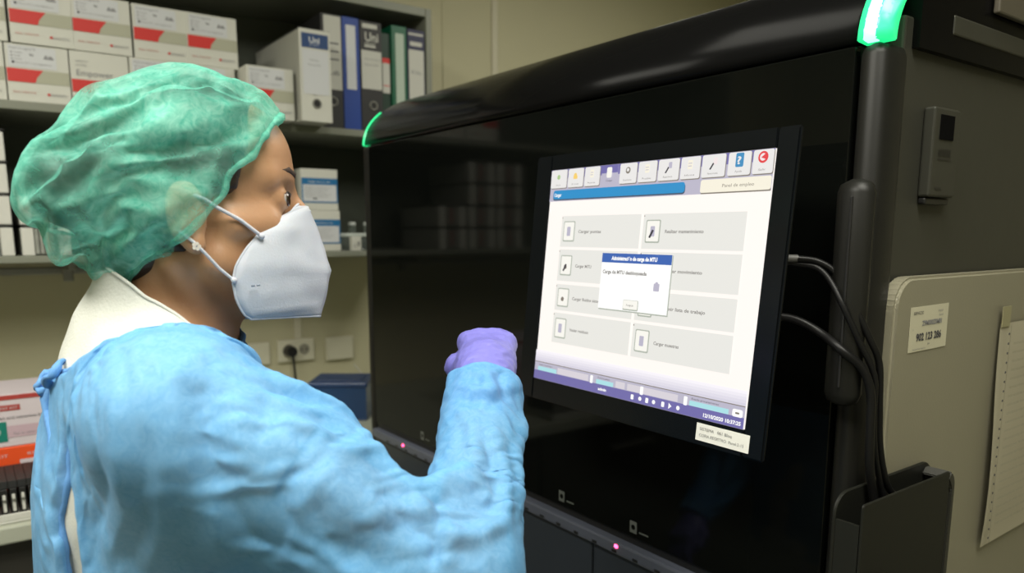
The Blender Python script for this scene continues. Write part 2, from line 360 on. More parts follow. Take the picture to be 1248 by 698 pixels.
for k, lab in enumerate(('lower of two white cartons with a blue band on the lower shelf', 'upper of two white cartons with a blue band on the lower shelf')):
    o = link('blue_banded_carton', bc, None, label=lab, category='carton', group='blue banded cartons'); o.location = (.825-.004*k, YS+.006, 1.4435+.1186*k)
# low clear tray of vials with a small white box
M_clear = mat('clear_plastic', (.55, .62, .58), .12, trans=.85, spec=.5)
t = thing('vial_tray', 'low clear plastic tray of glass vials right of the blue banded cartons', 'tray', (.943, YS+.03, 1.4435))
mb = MB(); mb.box((0, 0, 0), (.25, .18, .004), M_clear, .001)
for a, b in (((0, 0, .004), (.25, .003, .04)), ((0, .177, .004), (.25, .18, .04)), ((0, .003, .004), (.003, .177, .04)), ((.247, .003, .004), (.25, .177, .04))): mb.box(a, b, M_clear)
part('tray_shell', mb, t)
mb = MB(); mb.box((-.002, -.004, .04), (.252, .012, .052), mat('frosted_lid', (.42, .46, .42), .4), .003); mb.box((-.002, .012, .04), (.252, .182, .046), mat('frosted_lid', (.42, .46, .42), .4), .002); part('tray_rim', mb, t)
M_capw = mat('frost_white', (.5, .53, .5), .4)
for k in range(4):
    v = thing('glass_vial', 'small glass vial with pale cap standing on the clear tray', 'vial', (.965+.052*k, YS+.10, 1.4905), 0, 'vials on the clear tray')
    mb = MB(); mb.cyl((0, 0, 0), (0, 0, .03), .012, M_clear, 16, .012); part('vial_body', mb, v)
    mb = MB(); mb.cyl((0, 0, .0302), (0, 0, .04), .0125, M_capw, 16, .011); part('vial_cap', mb, v)
mb = MB(); mb.box((0, 0, 0), (.03, .02, .042), M_card, .001); D = Decal(mb, (0, 0, 0), (1, 0, 0), (0, 0, 1), .0005); D.rect(.018, .013, .023, .027, M_ink, layer=1); D.rect(.005, .010, .014, .012, M_inkl, layer=1); D.rect(.005, .016, .013, .018, M_inkl, layer=1)
whole('small_box', mb, 'tiny white box with a black mark in front of the clear vial tray', 'box', None, (.972, YS+.003, 1.4435))
# stacked sample racks in plastic at the left of the lower shelf
M_rackw = mat('rack_white', (.60, .60, .55), .4); M_rackc = mat('rack_clear', (.30, .31, .28), .2, spec=.8, var=.3, vscale=60); M_rackd = mat('rack_dark', (.03, .03, .028), .4); M_rackr = mat('rack_red', (.45, .06, .06), .4)
def rack(lab, x, z):
    r = thing('sample_rack', lab, 'rack', (x, YS+.015, z), 0, 'plastic-wrapped sample racks on the lower shelf')
    for xx in (0, .077):
        mb = MB(); mb.box((xx, 0, 0), (xx+.026, .26, .066), M_rackw, .002); part('end_panel', mb, r)
    mb = MB()
    for k in range(4):
        mb.tube([(.032+.0105*k, .006, .004), (.032+.0105*k, .006, .064)], .0048, M_rackc, 10)
        mb.tube([(.032+.0105*k, .018, .004), (.032+.0105*k, .018, .064)], .0048, M_rackc, 10)
    mb.box((.0265, .02, .001), (.0765, .25, .062), M_rackc); part('tubes', mb, r)
    mb = MB(); mb.box((.053, -.001, .008), (.058, .006, .060), M_rackr, .001); part('red_clip', mb, r)
    mb = MB(); mb.prism([(-.004, 0, .0725), (.107, 0, .0725), (.090, 0, .0665), (.012, 0, .0665)], (0, .262, 0), M_rackd); part('lid', mb, r)
    return r
cols = [(-.105, 'left stack cut by the photo edge'), (.012, 'stack nearest the back of the green cap'), (.13, 'stack mostly hidden behind the green cap')]
proto = None
for ci, (x, cn) in enumerate(cols):
    for k in range(4 if ci < 2 else 2):
        lab = 'clear and white sample rack, %s, %s' % (cn, ['bottom level', 'second level up', 'third level up', 'top level'][k])
        z = 1.4435+.0732*k
        if proto is None: proto = rack(lab, x, z)
        else: dup(proto, (x, YS+.015+.002*(k % 2), z), lab)
# ------------------------------------------------------------------ ring binders
def ringhole(mb, x, z, y=-.001, r=.0115):
    mb.tube([(x+r*math.cos(a), y, z+r*math.sin(a)) for a in [2*math.pi*k/20 for k in range(21)]], .0022, M_steel, 8); mb.cyl((x, y+.0008, z), (x, y-.0003, z), r-.001, M_blk, 20)
def binder(label, x, w, h, col, deco, d=.29, y=YS+.004, cat='binder', page=True):
    t = thing('ring_binder', label, cat, (x, y, 1.8005), 0, 'ring binders at the end of the middle shelf')
    mb = MB(); mb.box((0, 0, 0), (w, .004, h), col, .0015); D = Decal(mb, (0, 0, 0), (1, 0, 0), (0, 0, 1), .0006); deco(D, mb, w, h); part('spine', mb, t)
    for xx in (0, w-.0025):
        mb = MB(); mb.box((xx, .0042, .001), (xx+.0025, d, h-.001), col); part('cover', mb, t)
    if page:
        mb = MB(); mb.box((.0028, .02, .006), (w-.0028, d-.01, h-.02), mat('paper_block', (.55, .54, .48), .8)); part('pages', mb, t)
    return t
M_bblk = mat('binder_black', (.018, .018, .018), .5, bump=.2, bscale=300); M_bblu = mat('binder_blue', s2l(28, 62, 140), .45); M_bgrn = mat('binder_green', s2l(10, 88, 60), .45)
M_bdgrn = mat('binder_dark_green', s2l(14, 48, 34), .5); M_bnav = mat('binder_navy', s2l(24, 28, 66), .5); M_pap = mat('label_paper', (.50, .50, .45), .6); M_papg = mat('label_greenish', (.40, .48, .40), .6)
M_navyp = mat('print_navy', s2l(30, 62, 110), .5)
def d_bw(D, mb, w, h):
    D.rect(.008, h*.34, w-.002, h*.985, M_pap, layer=1)
    for k in range(3): D.rect(.022, h*(.60+.07*k), .052, h*(.613+.07*k), M_ink, layer=2)
    D.text('Lab', .022, h*.47, .02, M_ink, .03, layer=2); ringhole(mb, w*.5, h*.235)
def d_blue(D, mb, w, h): D.rect(.011, h*.36, w-.012, h*.93, M_lab, .001, layer=1)
def d_uni(D, mb, w, h):
    D.rect(.008, h*.935, w-.014, h*.975, M_pap, layer=1); D.text('Uni', .016, h*.82, .036, M_pap, .043, .0007, layer=1); D.rect(.014, h*.795, w-.02, h*.802, M_pap, layer=1); D.rect(.014, h*.765, w-.02, h*.785, M_pap, layer=1)
    D.rect(.003, h*.385, w-.002, h*.735, M_pap, layer=1); D.text('Hojas de trabajo', .012, h*.65, .008, M_inkl, .05, layer=2); D.text('Registro 2020', .012, h*.60, .008, M_inkl, .045, layer=2); ringhole(mb, w*.55, h*.235)
def d_dg(D, mb, w, h):
    D.rect(.003, h*.40, w-.002, h*.75, M_pap, layer=1); D.rect(.003, h*.70, w-.002, h*.75, M_red, layer=2); D.rect(.005, h*.47, w-.004, h*.48, M_red, layer=2)
def d_gr(D, mb, w, h): D.rect(.012, h*.26, w-.010, h*.93, M_papg, .001, layer=1)
def d_nv(D, mb, w, h):
    D.rect(.002, h*.82, w-.004, h*.985, M_bnav, layer=1); D.rect(.003, h*.945, w-.005, h*.965, M_pap, layer=2); D.rect(.008, h*.845, w-.01, h*.885, M_pap, layer=2)
    D.rect(.003, h*.27, w-.004, h*.81, M_pap, layer=1); D.text('Kits', .012, h*.58, .018, M_inkl, .034, layer=2)
binder('black ring binder with a tall white spine label beside the blue binder', .898, .062, .315, M_bblk, d_bw)
binder('bright blue ring binder with a narrow pale spine label', .9625, .053, .315, M_bblu, d_blue)
binder('black ring binder with Uni lettering and a square white note on its spine', 1.018, .070, .313, M_bblk, d_uni)
binder('narrow dark green binder with a red-topped label on its spine', 1.0895, .030, .29, M_bdgrn, d_dg, d=.285, y=YS+.012)
binder('bright green ring binder with a long pale spine label', 1.122, .051, .315, M_bgrn, d_gr)
binder('dark navy ring binder with white labels at the end of the shelf', 1.176, .060, .312, M_bnav, d_nv)
def d_arch(D, mb, w, h):
    D.rect(.006, h*.80, w-.006, h*.955, M_navyp, layer=1); D.text('Uni', .027, h*.855, .022, M_lab, .030, .0005, layer=2); D.text('SYSTEM', .028, h*.825, .006, M_lab, .026, layer=2); D.rect(.007, h*.30, w-.007, h*.78, M_lab, .001, layer=1)
    D.text('Archivo', .027, h*.66, .008, M_inkl, layer=2); D.text('Muestras 2020', .022, h*.61, .006, M_inkl, layer=2)
    D.text('A-Z', .034, h*.28, .006, M_ink, layer=2); ringhole(mb, w*.5, h*.2)
t = thing('file_box', 'large white file box marked Uni with a black finger hole, in front of the binders', 'file box', (.80, 2.06, 1.8005))
mb = MB(); mb.box((0, 0, 0), (.088, .004, .242), M_card, .001); D = Decal(mb, (0, 0, 0), (1, 0, 0), (0, 0, 1), .0006); d_arch(D, mb, .088, .242); part('spine', mb, t)
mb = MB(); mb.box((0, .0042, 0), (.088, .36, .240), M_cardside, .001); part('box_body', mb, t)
mb = MB(); mb.box((-.001, .0005, .2402), (.089, .361, .243), mat('archive_edge', (.10, .10, .09), .6), .001); part('box_lid', mb, t)
# ------------------------------------------------------------------ on the bench, far end
M_bb = mat('blue_plastic', s2l(16, 52, 100), .35, spec=.6); M_bbl = mat('blue_plastic_clear', s2l(30, 70, 120), .2, trans=.25)
t = thing('blue_storage_box', 'dark blue plastic storage box on the bench below the blank wall plate', 'box', (.812, 2.13, .9405), R(-36))
mb = MB(); mb.box((0, 0, 0), (.17, .15, .006), M_bb, .001)
for a, b in (((0, 0, .006), (.17, .003, .10)), ((0, .147, .006), (.17, .15, .10)), ((0, .003, .006), (.003, .147, .10)), ((.167, .003, .006), (.17, .147, .10))): mb.box(a, b, M_bbl)
mb.box((.01, .01, .0065), (.16, .14, .06), M_bb); part('box_body', mb, t)
mb = MB(); mb.box((-.004, -.004, .1005), (.174, .154, .116), M_bb, .004); mb.box((.02, .02, .1162), (.15, .13, .1185), M_bb, .001); part('box_lid', mb, t)
mb = MB(); mb.cyl((0, 0, 0), (-.03, 0, .045), .0022, M_rackw, 8); mb.cyl((0, 0, 0), (.006, 0, -.009), .0022, M_rackw, 8, .0005)
t = thing('pen_cup', 'small dark cup on the bench at the edge of the analyzer', 'cup', (1.045, 2.22, .9405))
mb = MB(); mb.tube([(0, 0, 0), (0, 0, .004), (0, 0, .07)], .02, M_rackd, 18, radii=[.018, .02, .023]); part('cup_body', mb, t)
t2 = thing('swab_stick', 'thin white stick leaning out of the cup beside the analyzer', 'stick', (1.045, 2.22, .95))
mb = MB(); mb.cyl((.005, 0, .065), (-.045, .0, .13), .0018, M_rackw, 8); part('shaft', mb, t2)
# ------------------------------------------------------------------ on the bench, near end at left
M_pinkw = mat('carton_lilac', s2l(205, 195, 200), .5); M_orange = mat('carton_orange', s2l(226, 80, 30), .5); M_teal = mat('print_teal', s2l(20, 120, 105), .5)
mb = MB(); mb.box((0, 0, 0), (.34, .20, .109), M_orange, .002); D = Decal(mb, (0, 0, 0), (1, 0, 0), (0, 0, 1), .0006)
for k in range(6): D.text('KIT', .02+.055*k, .088, .009, M_pinkw, .02, layer=1)
D.rect(.28, .01, .335, .08, M_pinkw, layer=1)
whole('orange_carton', mb, 'orange carton behind the black tube carriers, under the lilac and white carton', 'carton', None, (-.21, 1.872, .9405))
mb = MB(); mb.box((0, 0, 0), (.37, .19, .112), M_pinkw, .002); D = Decal(mb, (0, 0, 0), (1, 0, 0), (0, 0, 1), .0006)
D.rect(.002, .101, .368, .111, mat('print_dullred', s2l(165, 60, 55), .5), layer=1); D.rect(.15, .02, .37-.005, .045, mat('print_lilac', s2l(190, 165, 175), .5), layer=1)
D.rect(.27, .078, .315, .09, mat('print_dullred', s2l(165, 60, 55), .5), layer=1); D.text('TEST KIT', .273, .081, .007, M_lab, .038, layer=2)
D.text('Rapid nucleic acid extraction kit', .24, .060, .009, M_ink, .115, layer=2); D.rect(.255, .012, .288, .055, M_teal, layer=2); D.text('50', .262, .028, .016, M_lab, layer=3)
D.text('For in vitro use', .30, .025, .008, M_inkl, .05, layer=2)
whole('test_kit_carton', mb, 'white and lilac carton with dull red top band lying on the orange carton', 'carton', None, (-.235, 1.874, 1.0500))
mb = MB(); mb.box((0, 0, 0), (.36, .165, .006), M_rackw, .003)
for a, b in (((0, 0, .006), (.36, .005, .019)), ((0, .160, .006), (.36, .165, .019)), ((0, .005, .006), (.005, .160, .019)), ((.355, .005, .006), (.36, .160, .019))): mb.box(a, b, M_rackw, .001)
whole('white_tray', mb, 'white plastic tray on the bench holding the black tube carriers', 'tray', None, (-.235, 1.695, .9405))
M_tooth = mat('carrier_black', (.015, .015, .015), .35)
def carrier(lab, x):
    t = thing('tube_carrier', lab, 'carrier', (x, 1.722, .9470), 0, 'black toothed tube carriers in the white tray')
    mb = MB(); mb.box((0, 0, 0), (.0115, .13, .055), M_tooth, .001)
    for k in range(10): mb.prism([(-.002, .003+.0128*k, .0552), (.0135, .003+.0128*k, .0552), (.0135, .011+.0128*k, .0552), (-.002, .011+.0128*k, .0552)], (.0, .003, .015), M_tooth, .001, 1)
    part('carrier_body', mb, t)
    mb = MB(); mb.box((.003, -.003, .010), (.0085, -.0002, .045), M_rackw, .001); mb.cyl((.0057, -.003, .033), (.0057, -.005, .033), .003, M_steel, 12); part('clip', mb, t)
    return t
pr = None
for k in range(8):
    x = .0885-.0155*k; lab = 'black toothed tube carrier, %s from the blue gown' % ['nearest', 'second', 'third', 'fourth', 'fifth', 'sixth', 'seventh', 'eighth'][k]
    if pr is None: pr = carrier(lab, x)
    else: dup(pr, (x, 1.722, .9470), lab)
# ================================================================== the analyzer
M_gl = mat('black_glass', (.003, .0035, .003), .06, spec=.17); M_cov = mat('black_cover', (.004, .004, .004), .20, spec=.035)
M_post = mat('post_dark', (.011, .011, .0095), .42, spec=.25); M_side = mat('side_panel_dark', (.038, .038, .030), .45, bump=.3, bscale=14, var=.12, vscale=5, spec=.3)
M_drw = mat('drawer_slate', (.030, .037, .048), .42); M_lip = mat('lip_slate', (.09, .10, .13), .35)
AX, AY = .76, .437
t = thing('analyzer', 'large black glass-fronted laboratory analyzer with green corner lights filling the right side', 'analyzer', (AX, 1.0, 0))
o = (AX, 1.0, 0); A = t
def L(*p): return tuple(p[i]-o[i] for i in range(3))
arc = [(1.0-.24*math.cos(a), 1.69+.13*math.sin(a)) for a in [R(90)*k/20 for k in range(41)]]
def cover(mb, y0, y1, off, m, x_end=1.75, z0=1.69, n=21, arcn=None):
    a = arc if arcn is None else arc[:arcn]
    pr_ = [(x+off*(1.0-x)/.24, z-off*(z-1.69)/.13) for x, z in a]
    if arcn is None: pr_ += [(x_end, 1.82-off), (x_end, z0)]; pr_.append((AX+off+.02, z0))
    mb.prism([L(x, y0, z) for x, z in pr_], (0, y1-y0, 0), m, smooth=False)
mb = MB(); rb(mb, (AX+.012, .445, .10), (1.75, 1.575, 1.689), M_blk, 0, o); part('core', mb, A)
mb = MB(); cover(mb, .441, 1.5935, 0, M_cov); c = part('top_cover', mb, A)
for p in c.data.polygons: p.use_smooth = abs(p.normal.y) < .5
mb = MB(); rb(mb, (AX, .443, 1.058), (AX+.011, 1.575, 1.687), M_gl, .0015, o)
D = Decal(mb, L(AX, 1.575, 0), (0, -1, 0), (0, 0, 1), .0005); M_ic = mat('icon_grey', (.10, .11, .10), .5)
for yy in (1.355, .898, .736):
    D.rect(1.575-yy-.007, 1.066, 1.575-yy+.007, 1.084, M_ic, .001, layer=1); D.disc(1.575-yy, 1.075, .004, M_gl, 2)
    D.rect(1.575-yy+.012, 1.069, 1.575-yy+.030, 1.0715, M_ic, layer=1)
gd = part('glass_door', mb, A)
for k, (y0, y1) in enumerate(((.443, .817), (.821, 1.19), (1.194, 1.575))):
    mb = MB(); rb(mb, (AX-.004, y0, .42), (AX+.011, y1, 1.025), M_drw, .003, o); part('drawer_front', mb, A)
mb = MB(); rb(mb, (AX-.012, .443, 1.027), (AX+.011, 1.575, 1.046), M_lip, .003, o)
for k in range(24):
    y = .50+.043*k
    rb(mb, (AX-.0126, y, 1.030), (AX-.0118, y+.010, 1.034), M_blk, 0, o)
lip = part('drawer_lip', mb, A)
mb = MB(); rb(mb, (AX+.004, .443, 1.0465), (AX+.011, 1.575, 1.0575), M_blk, 0, o); part('seam_strip', mb, A)
M_led = mat('led_red', (.3, 0, .02), .3, emit=(1, .05, .16), estr=9)
for yy in (1.421, .759, .47):
    mb = MB(); bm = bmesh.new(); bmesh.ops.create_uvsphere(bm, u_segments=16, v_segments=8, radius=.0036)
    mb.addbm(bm, M_led, True, Matrix.Translation(L(AX-.012, yy, 1.0405))@Matrix.Diagonal((.6, 1.15, .8, 1))); part('indicator_light', mb, A, 'glowing red indicator light')
# corner posts, strips
mb = MB(); rb(mb, (AX-.002, .411, .08), (.812, .4405, 1.6885), M_post, .012, o); cp = part('corner_post', mb, A)
for p in cp.data.polygons: p.use_smooth = True
mb = MB(); rb(mb, (AX-.002, 1.5755, .08), (.812, 1.602, 1.6885), M_post, .008, o); part('corner_post', mb, A)
M_grn = mat('green_light', (.05, .5, .25), .25, emit=(.02, 1, .30), estr=1.0); M_grnc = mat('green_light_core', (.4, .9, .6), .3, emit=(.25, 1, .52), estr=2.6)
def strip(y0, y1, n=11, m=M_grn, out=.004, inn=.012, dy=0, lab=None, base=None):
    pts = arc[:n]
    op = [(x-out*(1.0-x)/.24-.0*x, z+out*(z-1.69)/.13) for x, z in pts]; ip = [(x+inn*(1.0-x)/.24+.004, z-inn*(z-1.69)/.13-.002) for x, z in pts]
    mb = MB(); mb.prism([L(x, y0, z) for x, z in op]+[L(x, y0, z) for x, z in ip[::-1]], (0, y1-y0, 0), m, .0012, 2, True)
    return mb
s1 = part('light_strip', strip(.409, .4405), A, 'glowing green light strip over the near corner')
s2 = part('light_core', strip(.420, .434, 11, M_grnc, .0052, .002), s1)
s3 = part('light_strip', strip(1.596, 1.602, 9, M_grn, .0012), A, 'glowing green light strip over the far corner')
mb = MB(); pr_ = arc[10:]+[(1.75, 1.82), (1.75, 1.69), (.83, 1.69)]
mb.prism([L(x, .4135, z) for x, z in pr_], (0, .0272, 0), M_cov); part('cover_edge', mb, A)
mb = MB(); rb(mb, (.8135, .4215, .08), (1.75, .4445, 1.722), M_side, .003, o); part('side_panel', mb, A)
mb = MB(); rb(mb, (.90, .412, 1.712), (1.75, .421, 1.733), M_side, .002, o); part('side_rail', mb, A)
mb = MB(); rb(mb, (.99, .405, 1.748), (1.75, .4125, 1.80), mat('upper_side_brown', (.09, .08, .06), .4), .002, o); part('upper_side_panel', mb, A)
# dark latch housing on the side
mb = MB(); rb(mb, (.866, .408, 1.538), (.925, .4212, 1.634), M_side, .0025, o)
mb2 = MB(); part('latch_housing', mb, A); q = MB(); rb(q, (.878, .4068, 1.600), (.909, .4078, 1.626), mat('matte_black', (.003, .003, .003), .9, spec=.05), 0, o); part('latch_window', q, A)
q = MB(); D = Decal(q, L(.878, .4079, 1.578), (1, 0, 0), (0, 0, 1), .0005)
for k in range(6): D.rect(.0015+.0048*k, .004, .0045+.0048*k, .012, M_blk, layer=1)
D.rect(0, 0, .031, .0015, M_blk, layer=1); D.rect(0, -.032, .014, -.030, M_blk, layer=1); part('latch_marks', q, A)
q = MB(); rb(q, (.868, .412, 1.530), (.923, .4212, 1.5375), M_blk, .002, o); part('latch_shadow', q, A)  # black strip stands in for the shadow beneath the latch
# handle / sheath on the near corner
q = MB(); rb(q, (AX-.032, .402, 1.318), (AX-.0025, .440, 1.553), M_post, .014, o); h = part('door_handle', q, A)
for p in h.data.polygons: p.use_smooth = True
q = MB(); rb(q, (AX-.0335, .416, 1.34), (AX-.0318, .4185, 1.535), M_blk, .0005, o); part('handle_seam', q, h)
# beige side cover
M_beige = mat('beige_enamel', (.245, .230, .165), .42, bump=.06, bscale=300, var=.04, vscale=6)
def rrect(x0, x1, z0, z1, r, y, corners=(1, 1, 1, 1), n=8):
    pts = []
    for (cx, cz, a, on_) in ((x1, z1, 0, corners[0]), (x0, z1, 90, corners[1]), (x0, z0, 180, corners[2]), (x1, z0, 270, corners[3])):
        if on_:
            sx = -1 if cx == x1 else 1; sz = -1 if cz == z1 else 1
            pts += [(cx+sx*r+r*math.cos(R(a+90*k/n)), y, cz+sz*r+r*math.sin(R(a+90*k/n))) for k in range(n+1)]
        else: pts.append((cx, y, cz))
    return pts
BC = thing('side_cover', 'beige enamelled cover with rounded corner on the side of the analyzer', 'cover', (.80, .41, .2))
o = (.80, .41, .2)
q = MB(); q.prism([L(*p) for p in rrect(.799, 1.75, .3, 1.4515, .033, .400)], (0, .0195, 0), M_beige, .0035, 3); part('cover_panel', q, BC)
# label, paper, pocket on the cover
q = MB(); q.box((0, 0, 0), (.087, .0004, .050), mat('asset_label', s2l(196, 192, 168), .5)); D = Decal(q, (0, 0, 0), (1, 0, 0), (0, 0, 1), .0003)
D.text('SERVICIO', .006, .0415, .005, M_ink, .022, layer=1); D.text('Hospital', .062, .042, .0035, M_inkl, layer=1); D.text('Central', .064, .037, .0035, M_inkl, layer=1)
D.text('Z9M000Z0M81', .026, .0285, .0075, M_inkl, .046, .0003, layer=1); D.text('902 123 286', .015, .012, .0115, M_ink, .058, .0004, layer=1); D.text('n', .006, .024, .004, M_inkl, layer=1)
D.text('Lab.', .042, .006, .0035, M_inkl, layer=1); D.text('Asistencia tecnica', .008, .002, .0028, M_inkl, .03, layer=1)
w = whole('asset_label', q, 'small pale sticker with a phone number 902 123 286 stuck on the beige cover', 'label', None, (.8305, .3992, 1.3685)); w.rotation_euler = (0, R(-.5), 0)
q = MB(); M_paper = mat('paper', s2l(178, 172, 150), .7)
vs = []; fs = []; NX, NZ = 10, 24
for i in range(NX+1):
    for j in range(NZ+1):
        a = i/NX; b = j/NZ; vs.append((.21*a, -.0035*math.sin(math.pi*b)*(1-a)-.002*math.sin(6*b)*(1-a)-.006*max(0, .35-b)*(1-a), -.297*(1-b)))
for i in range(NX):
    for j in range(NZ): k = i*(NZ+1)+j; fs.append([k, k+NZ+1, k+NZ+2, k+1])
q.add(vs, fs, M_paper, True)
S = thing('hanging_sheet', 'perforated white sheet in a punched sleeve taped to the beige cover', 'paper', (1.055, .395, 1.385)); S.rotation_euler = (0, R(0), 0)
part('sheet', q, S)
q = MB()
for k in range(23): q.cyl((.0055, -.0082, -.012-.0123*k), (.0055, -.0087, -.012-.0123*k), .0016, M_ink, 8)
q.add([(.011, -.0076, -.002), (.0125, -.0076, -.002), (.0125, -.0076, -.295), (.011, -.0076, -.295)], [[0, 3, 2, 1]], mat('paper_crease', s2l(140, 134, 116), .7)); part('punched_edge', q, S)
q = MB(); D = Decal(q, (0, -.0078, -.297), (1, 0, 0), (0, 0, 1), .0004)
for k in range(22): D.text('instrucciones de trabajo del equipo analizador', .022, .27-.0115*k, .006, mat('paper_ink', s2l(150, 144, 126), .7), .16-.03*(k % 3), layer=1)
part('writing', q, S)
q = MB(); q.box((0, -.0012, -.004), (.024, -.0004, .022), mat('tape', s2l(150, 145, 112), .35)); part('tape', q, S)
M_pk = mat('pocket_dark', (.010, .0105, .008), .5, spec=.3); M_pke = mat('pocket_edge', (.028, .028, .022), .5)
P = thing('hanging_pocket', 'dark plastic pocket with rounded corner hanging on the beige cover below the black cables', 'pocket', (.87, .39, .95)); o = (.87, .39, .95)
def pocket_poly(y, x0=.70, x1=.905, zt=1.236): return rrect(x0, x1, .98, zt, .022, y)
q = MB(); q.prism([L(*p) for p in pocket_poly(.3955)], (0, .0038, 0), M_pk, .001, 1); part('back_wall', q, P)
q = MB(); q.prism([L(*p) for p in rrect(.70, .884, .98, 1.233, .004, .3665)], (0, .003, 0), M_pk, .001, 1); part('front_wall', q, P)
q = MB(); out = [(.974+.0*k, 1.19) for k in range(1)]
edge = [(.876+.022*math.cos(R(a)), 1.213+.022*math.sin(R(a))) for a in range(0, 91, 10)]
q.prism([L(.898, .3662, .98)]+[L(x, .3662, z) for x, z in edge[:7]]+[L(x-.008, .3662, z-.008) for x, z in edge[:7][::-1]]+[L(.885, .3662, .98)], (0, .0292, 0), M_pke, .0015, 2); part('side_wall', q, P)
q = MB(); rb(q, (.7005, .370, .98), (.8845, .395, .984), M_pk, 0, o); rb(q, (.7005, .370, .9842), (.704, .395, 1.21), M_pk, 0, o); part('floor_wall', q, P)
q = MB(); q.tube([L(.705, .3645, 1.150), L(.745, .3640, 1.146), L(.785, .3645, 1.127)], .004, M_blk, 10); part('strap', q, P)
# cables
def cable(name, lab, pts, r, extra=None):
    P_ = [Vector(p) for p in pts]; n = []
    for i in range(len(P_)-1):
        p0, p1, p2, p3 = P_[max(i-1, 0)], P_[i], P_[i+1], P_[min(i+2, len(P_)-1)]
        for k in range(6):
            s_ = k/6; n.append(.5*((2*p1)+(p2-p0)*s_+(2*p0-5*p1+4*p2-p3)*s_*s_+(3*p1-p0-3*p2+p3)*s_**3))
    n.append(P_[-1]); b = P_[0]; t = thing(name, lab, 'cable', b)
    q = MB(); q.tube([p-b for p in n], r, M_cab, 12); part('cord', q, t); return t, b
M_cab = mat('cable_black', (.006, .006, .006), .4, spec=.22); M_jack = mat('plug_grey', (.09, .09, .085), .5)
c1 = [(.705, .480, 1.472), (.72, .462, 1.4715), (.728, .447, 1.468), (.735, .432, 1.456), (.735, .412, 1.427), (.745, .398, 1.393), (.757, .392, 1.366), (.762, .391, 1.322), (.768, .390, 1.276), (.782, .386, 1.232), (.806, .380, 1.20), (.812, .379, 1.12)]
t1, b = cable('monitor_cable', 'upper black cable with grey plug looping down beside the monitor into the pocket', c1, .0036)
q = MB(); q.cyl((-.02, .018, .0005), (.012, -.013, 0), .0042, M_jack, 14); part('plug', q, t1, 'grey plug sleeve')
c2 = [(.705, .483, 1.469), (.72, .465, 1.466), (.726, .448, 1.462), (.727, .433, 1.448), (.725, .4165, 1.424), (.735, .402, 1.388), (.749, .392, 1.354), (.752, .391, 1.318), (.757, .390, 1.276), (.772, .389, 1.236), (.786, .383, 1.19), (.79, .380, 1.12)]
t2, b = cable('monitor_cable', 'thin black cable running just behind the upper one from the same grey plug', c2, .0032)
c3 = [(.70, .50, 1.408), (.715, .480, 1.409), (.722, .462, 1.405), (.727, .440, 1.394), (.723, .414, 1.380), (.737, .398, 1.361), (.744, .3915, 1.335), (.745, .390, 1.30), (.7475, .389, 1.262), (.757, .388, 1.228), (.766, .383, 1.19), (.768, .380, 1.12)]
t3, b = cable('monitor_cable', 'lower thick black cable curving from behind the monitor into the pocket', c3, .0046)
# ================================================================== the monitor
MO = thing('touch_monitor', 'black touch monitor on the front of the analyzer showing a bright Spanish menu', 'monitor', (.70, .65, 1.25)); o = (.70, .65, 1.25)
OM = Vector(L(.64, .82, 1.298)); U_ = Vector((0, -1, 0)); V_ = Vector((.0295, 0, .2845)).normalized(); N_ = U_.cross(V_)
def mp(u, v, w=0): return OM+U_*u+V_*v+N_*w
def mbox(q, a, b, m, bev=0, seg=2):
    bm = bmesh.new(); bmesh.ops.create_cube(bm, size=1)
    for v in bm.verts: v.co = Vector([(a[i]+b[i])/2+v.co[i]*(b[i]-a[i]) for i in range(3)])
    if bev: bmesh.ops.bevel(bm, geom=bm.edges[:], offset=bev, segments=seg, affect='EDGES')
    M = Matrix.Identity(4)
    for i in range(3): M[i][0] = U_[i]; M[i][1] = V_[i]; M[i][2] = N_[i]; M[i][3] = OM[i]
    q.addbm(bm, m, False, M)
M_bez = mat('bezel_black', (.004, .005, .006), .25, spec=.2); M_hous = mat('monitor_housing', (.005, .006, .006), .5, spec=.3)
UL, UR, VB, VT = -.034, .3785, -.029, .3065
q = MB(); mbox(q, (UL+.025, VB+.02, -.040), (UR-.034, VT-.02, -.0062), M_hous, .008, 3); part('housing', q, MO)
q = MB(); mbox(q, (UL, VB, -.006), (-.0006, VT, .0), M_bez, .002); mbox(q, (.3526, VB, -.006), (UR, VT, .0), M_bez, .002); mbox(q, (-.0005, VB, -.006), (.3525, -.0006, .0), M_bez, .001); mbox(q, (-.0005, .2866, -.006), (.3525, VT, .0), M_bez, .001); part('bezel', q, MO)
q = MB(); mbox(q, (.10, .07, -.075), (.25, .20, -.0402), M_hous, .006); mbox(q, (.14, .10, -.118), (.21, .16, -.0752), M_hous, .003); part('mounting_arm', q, MO)
E = lambda n, c, s=1.02: emis('ui_'+n, c, s)
q = MB(); mbox(q, (0, 0, -.006), (.352, .286, -.0015), E('paper', (254, 248, 242)))
D = Decal(q, mp(0, 0, -.0015), U_, V_, .0006); W, H = .352, .286; mm = .001
def r_(x0, y0, x1, y1, c, r=0, l=1): D.rect(x0*mm, y0*mm, x1*mm, y1*mm, c, r*mm, l)
def tx(s, x, y, sz, c, w=None, b=0, l=4): D.text(s, x*mm, y*mm, sz*mm, c, w*mm if w else None, b, l)
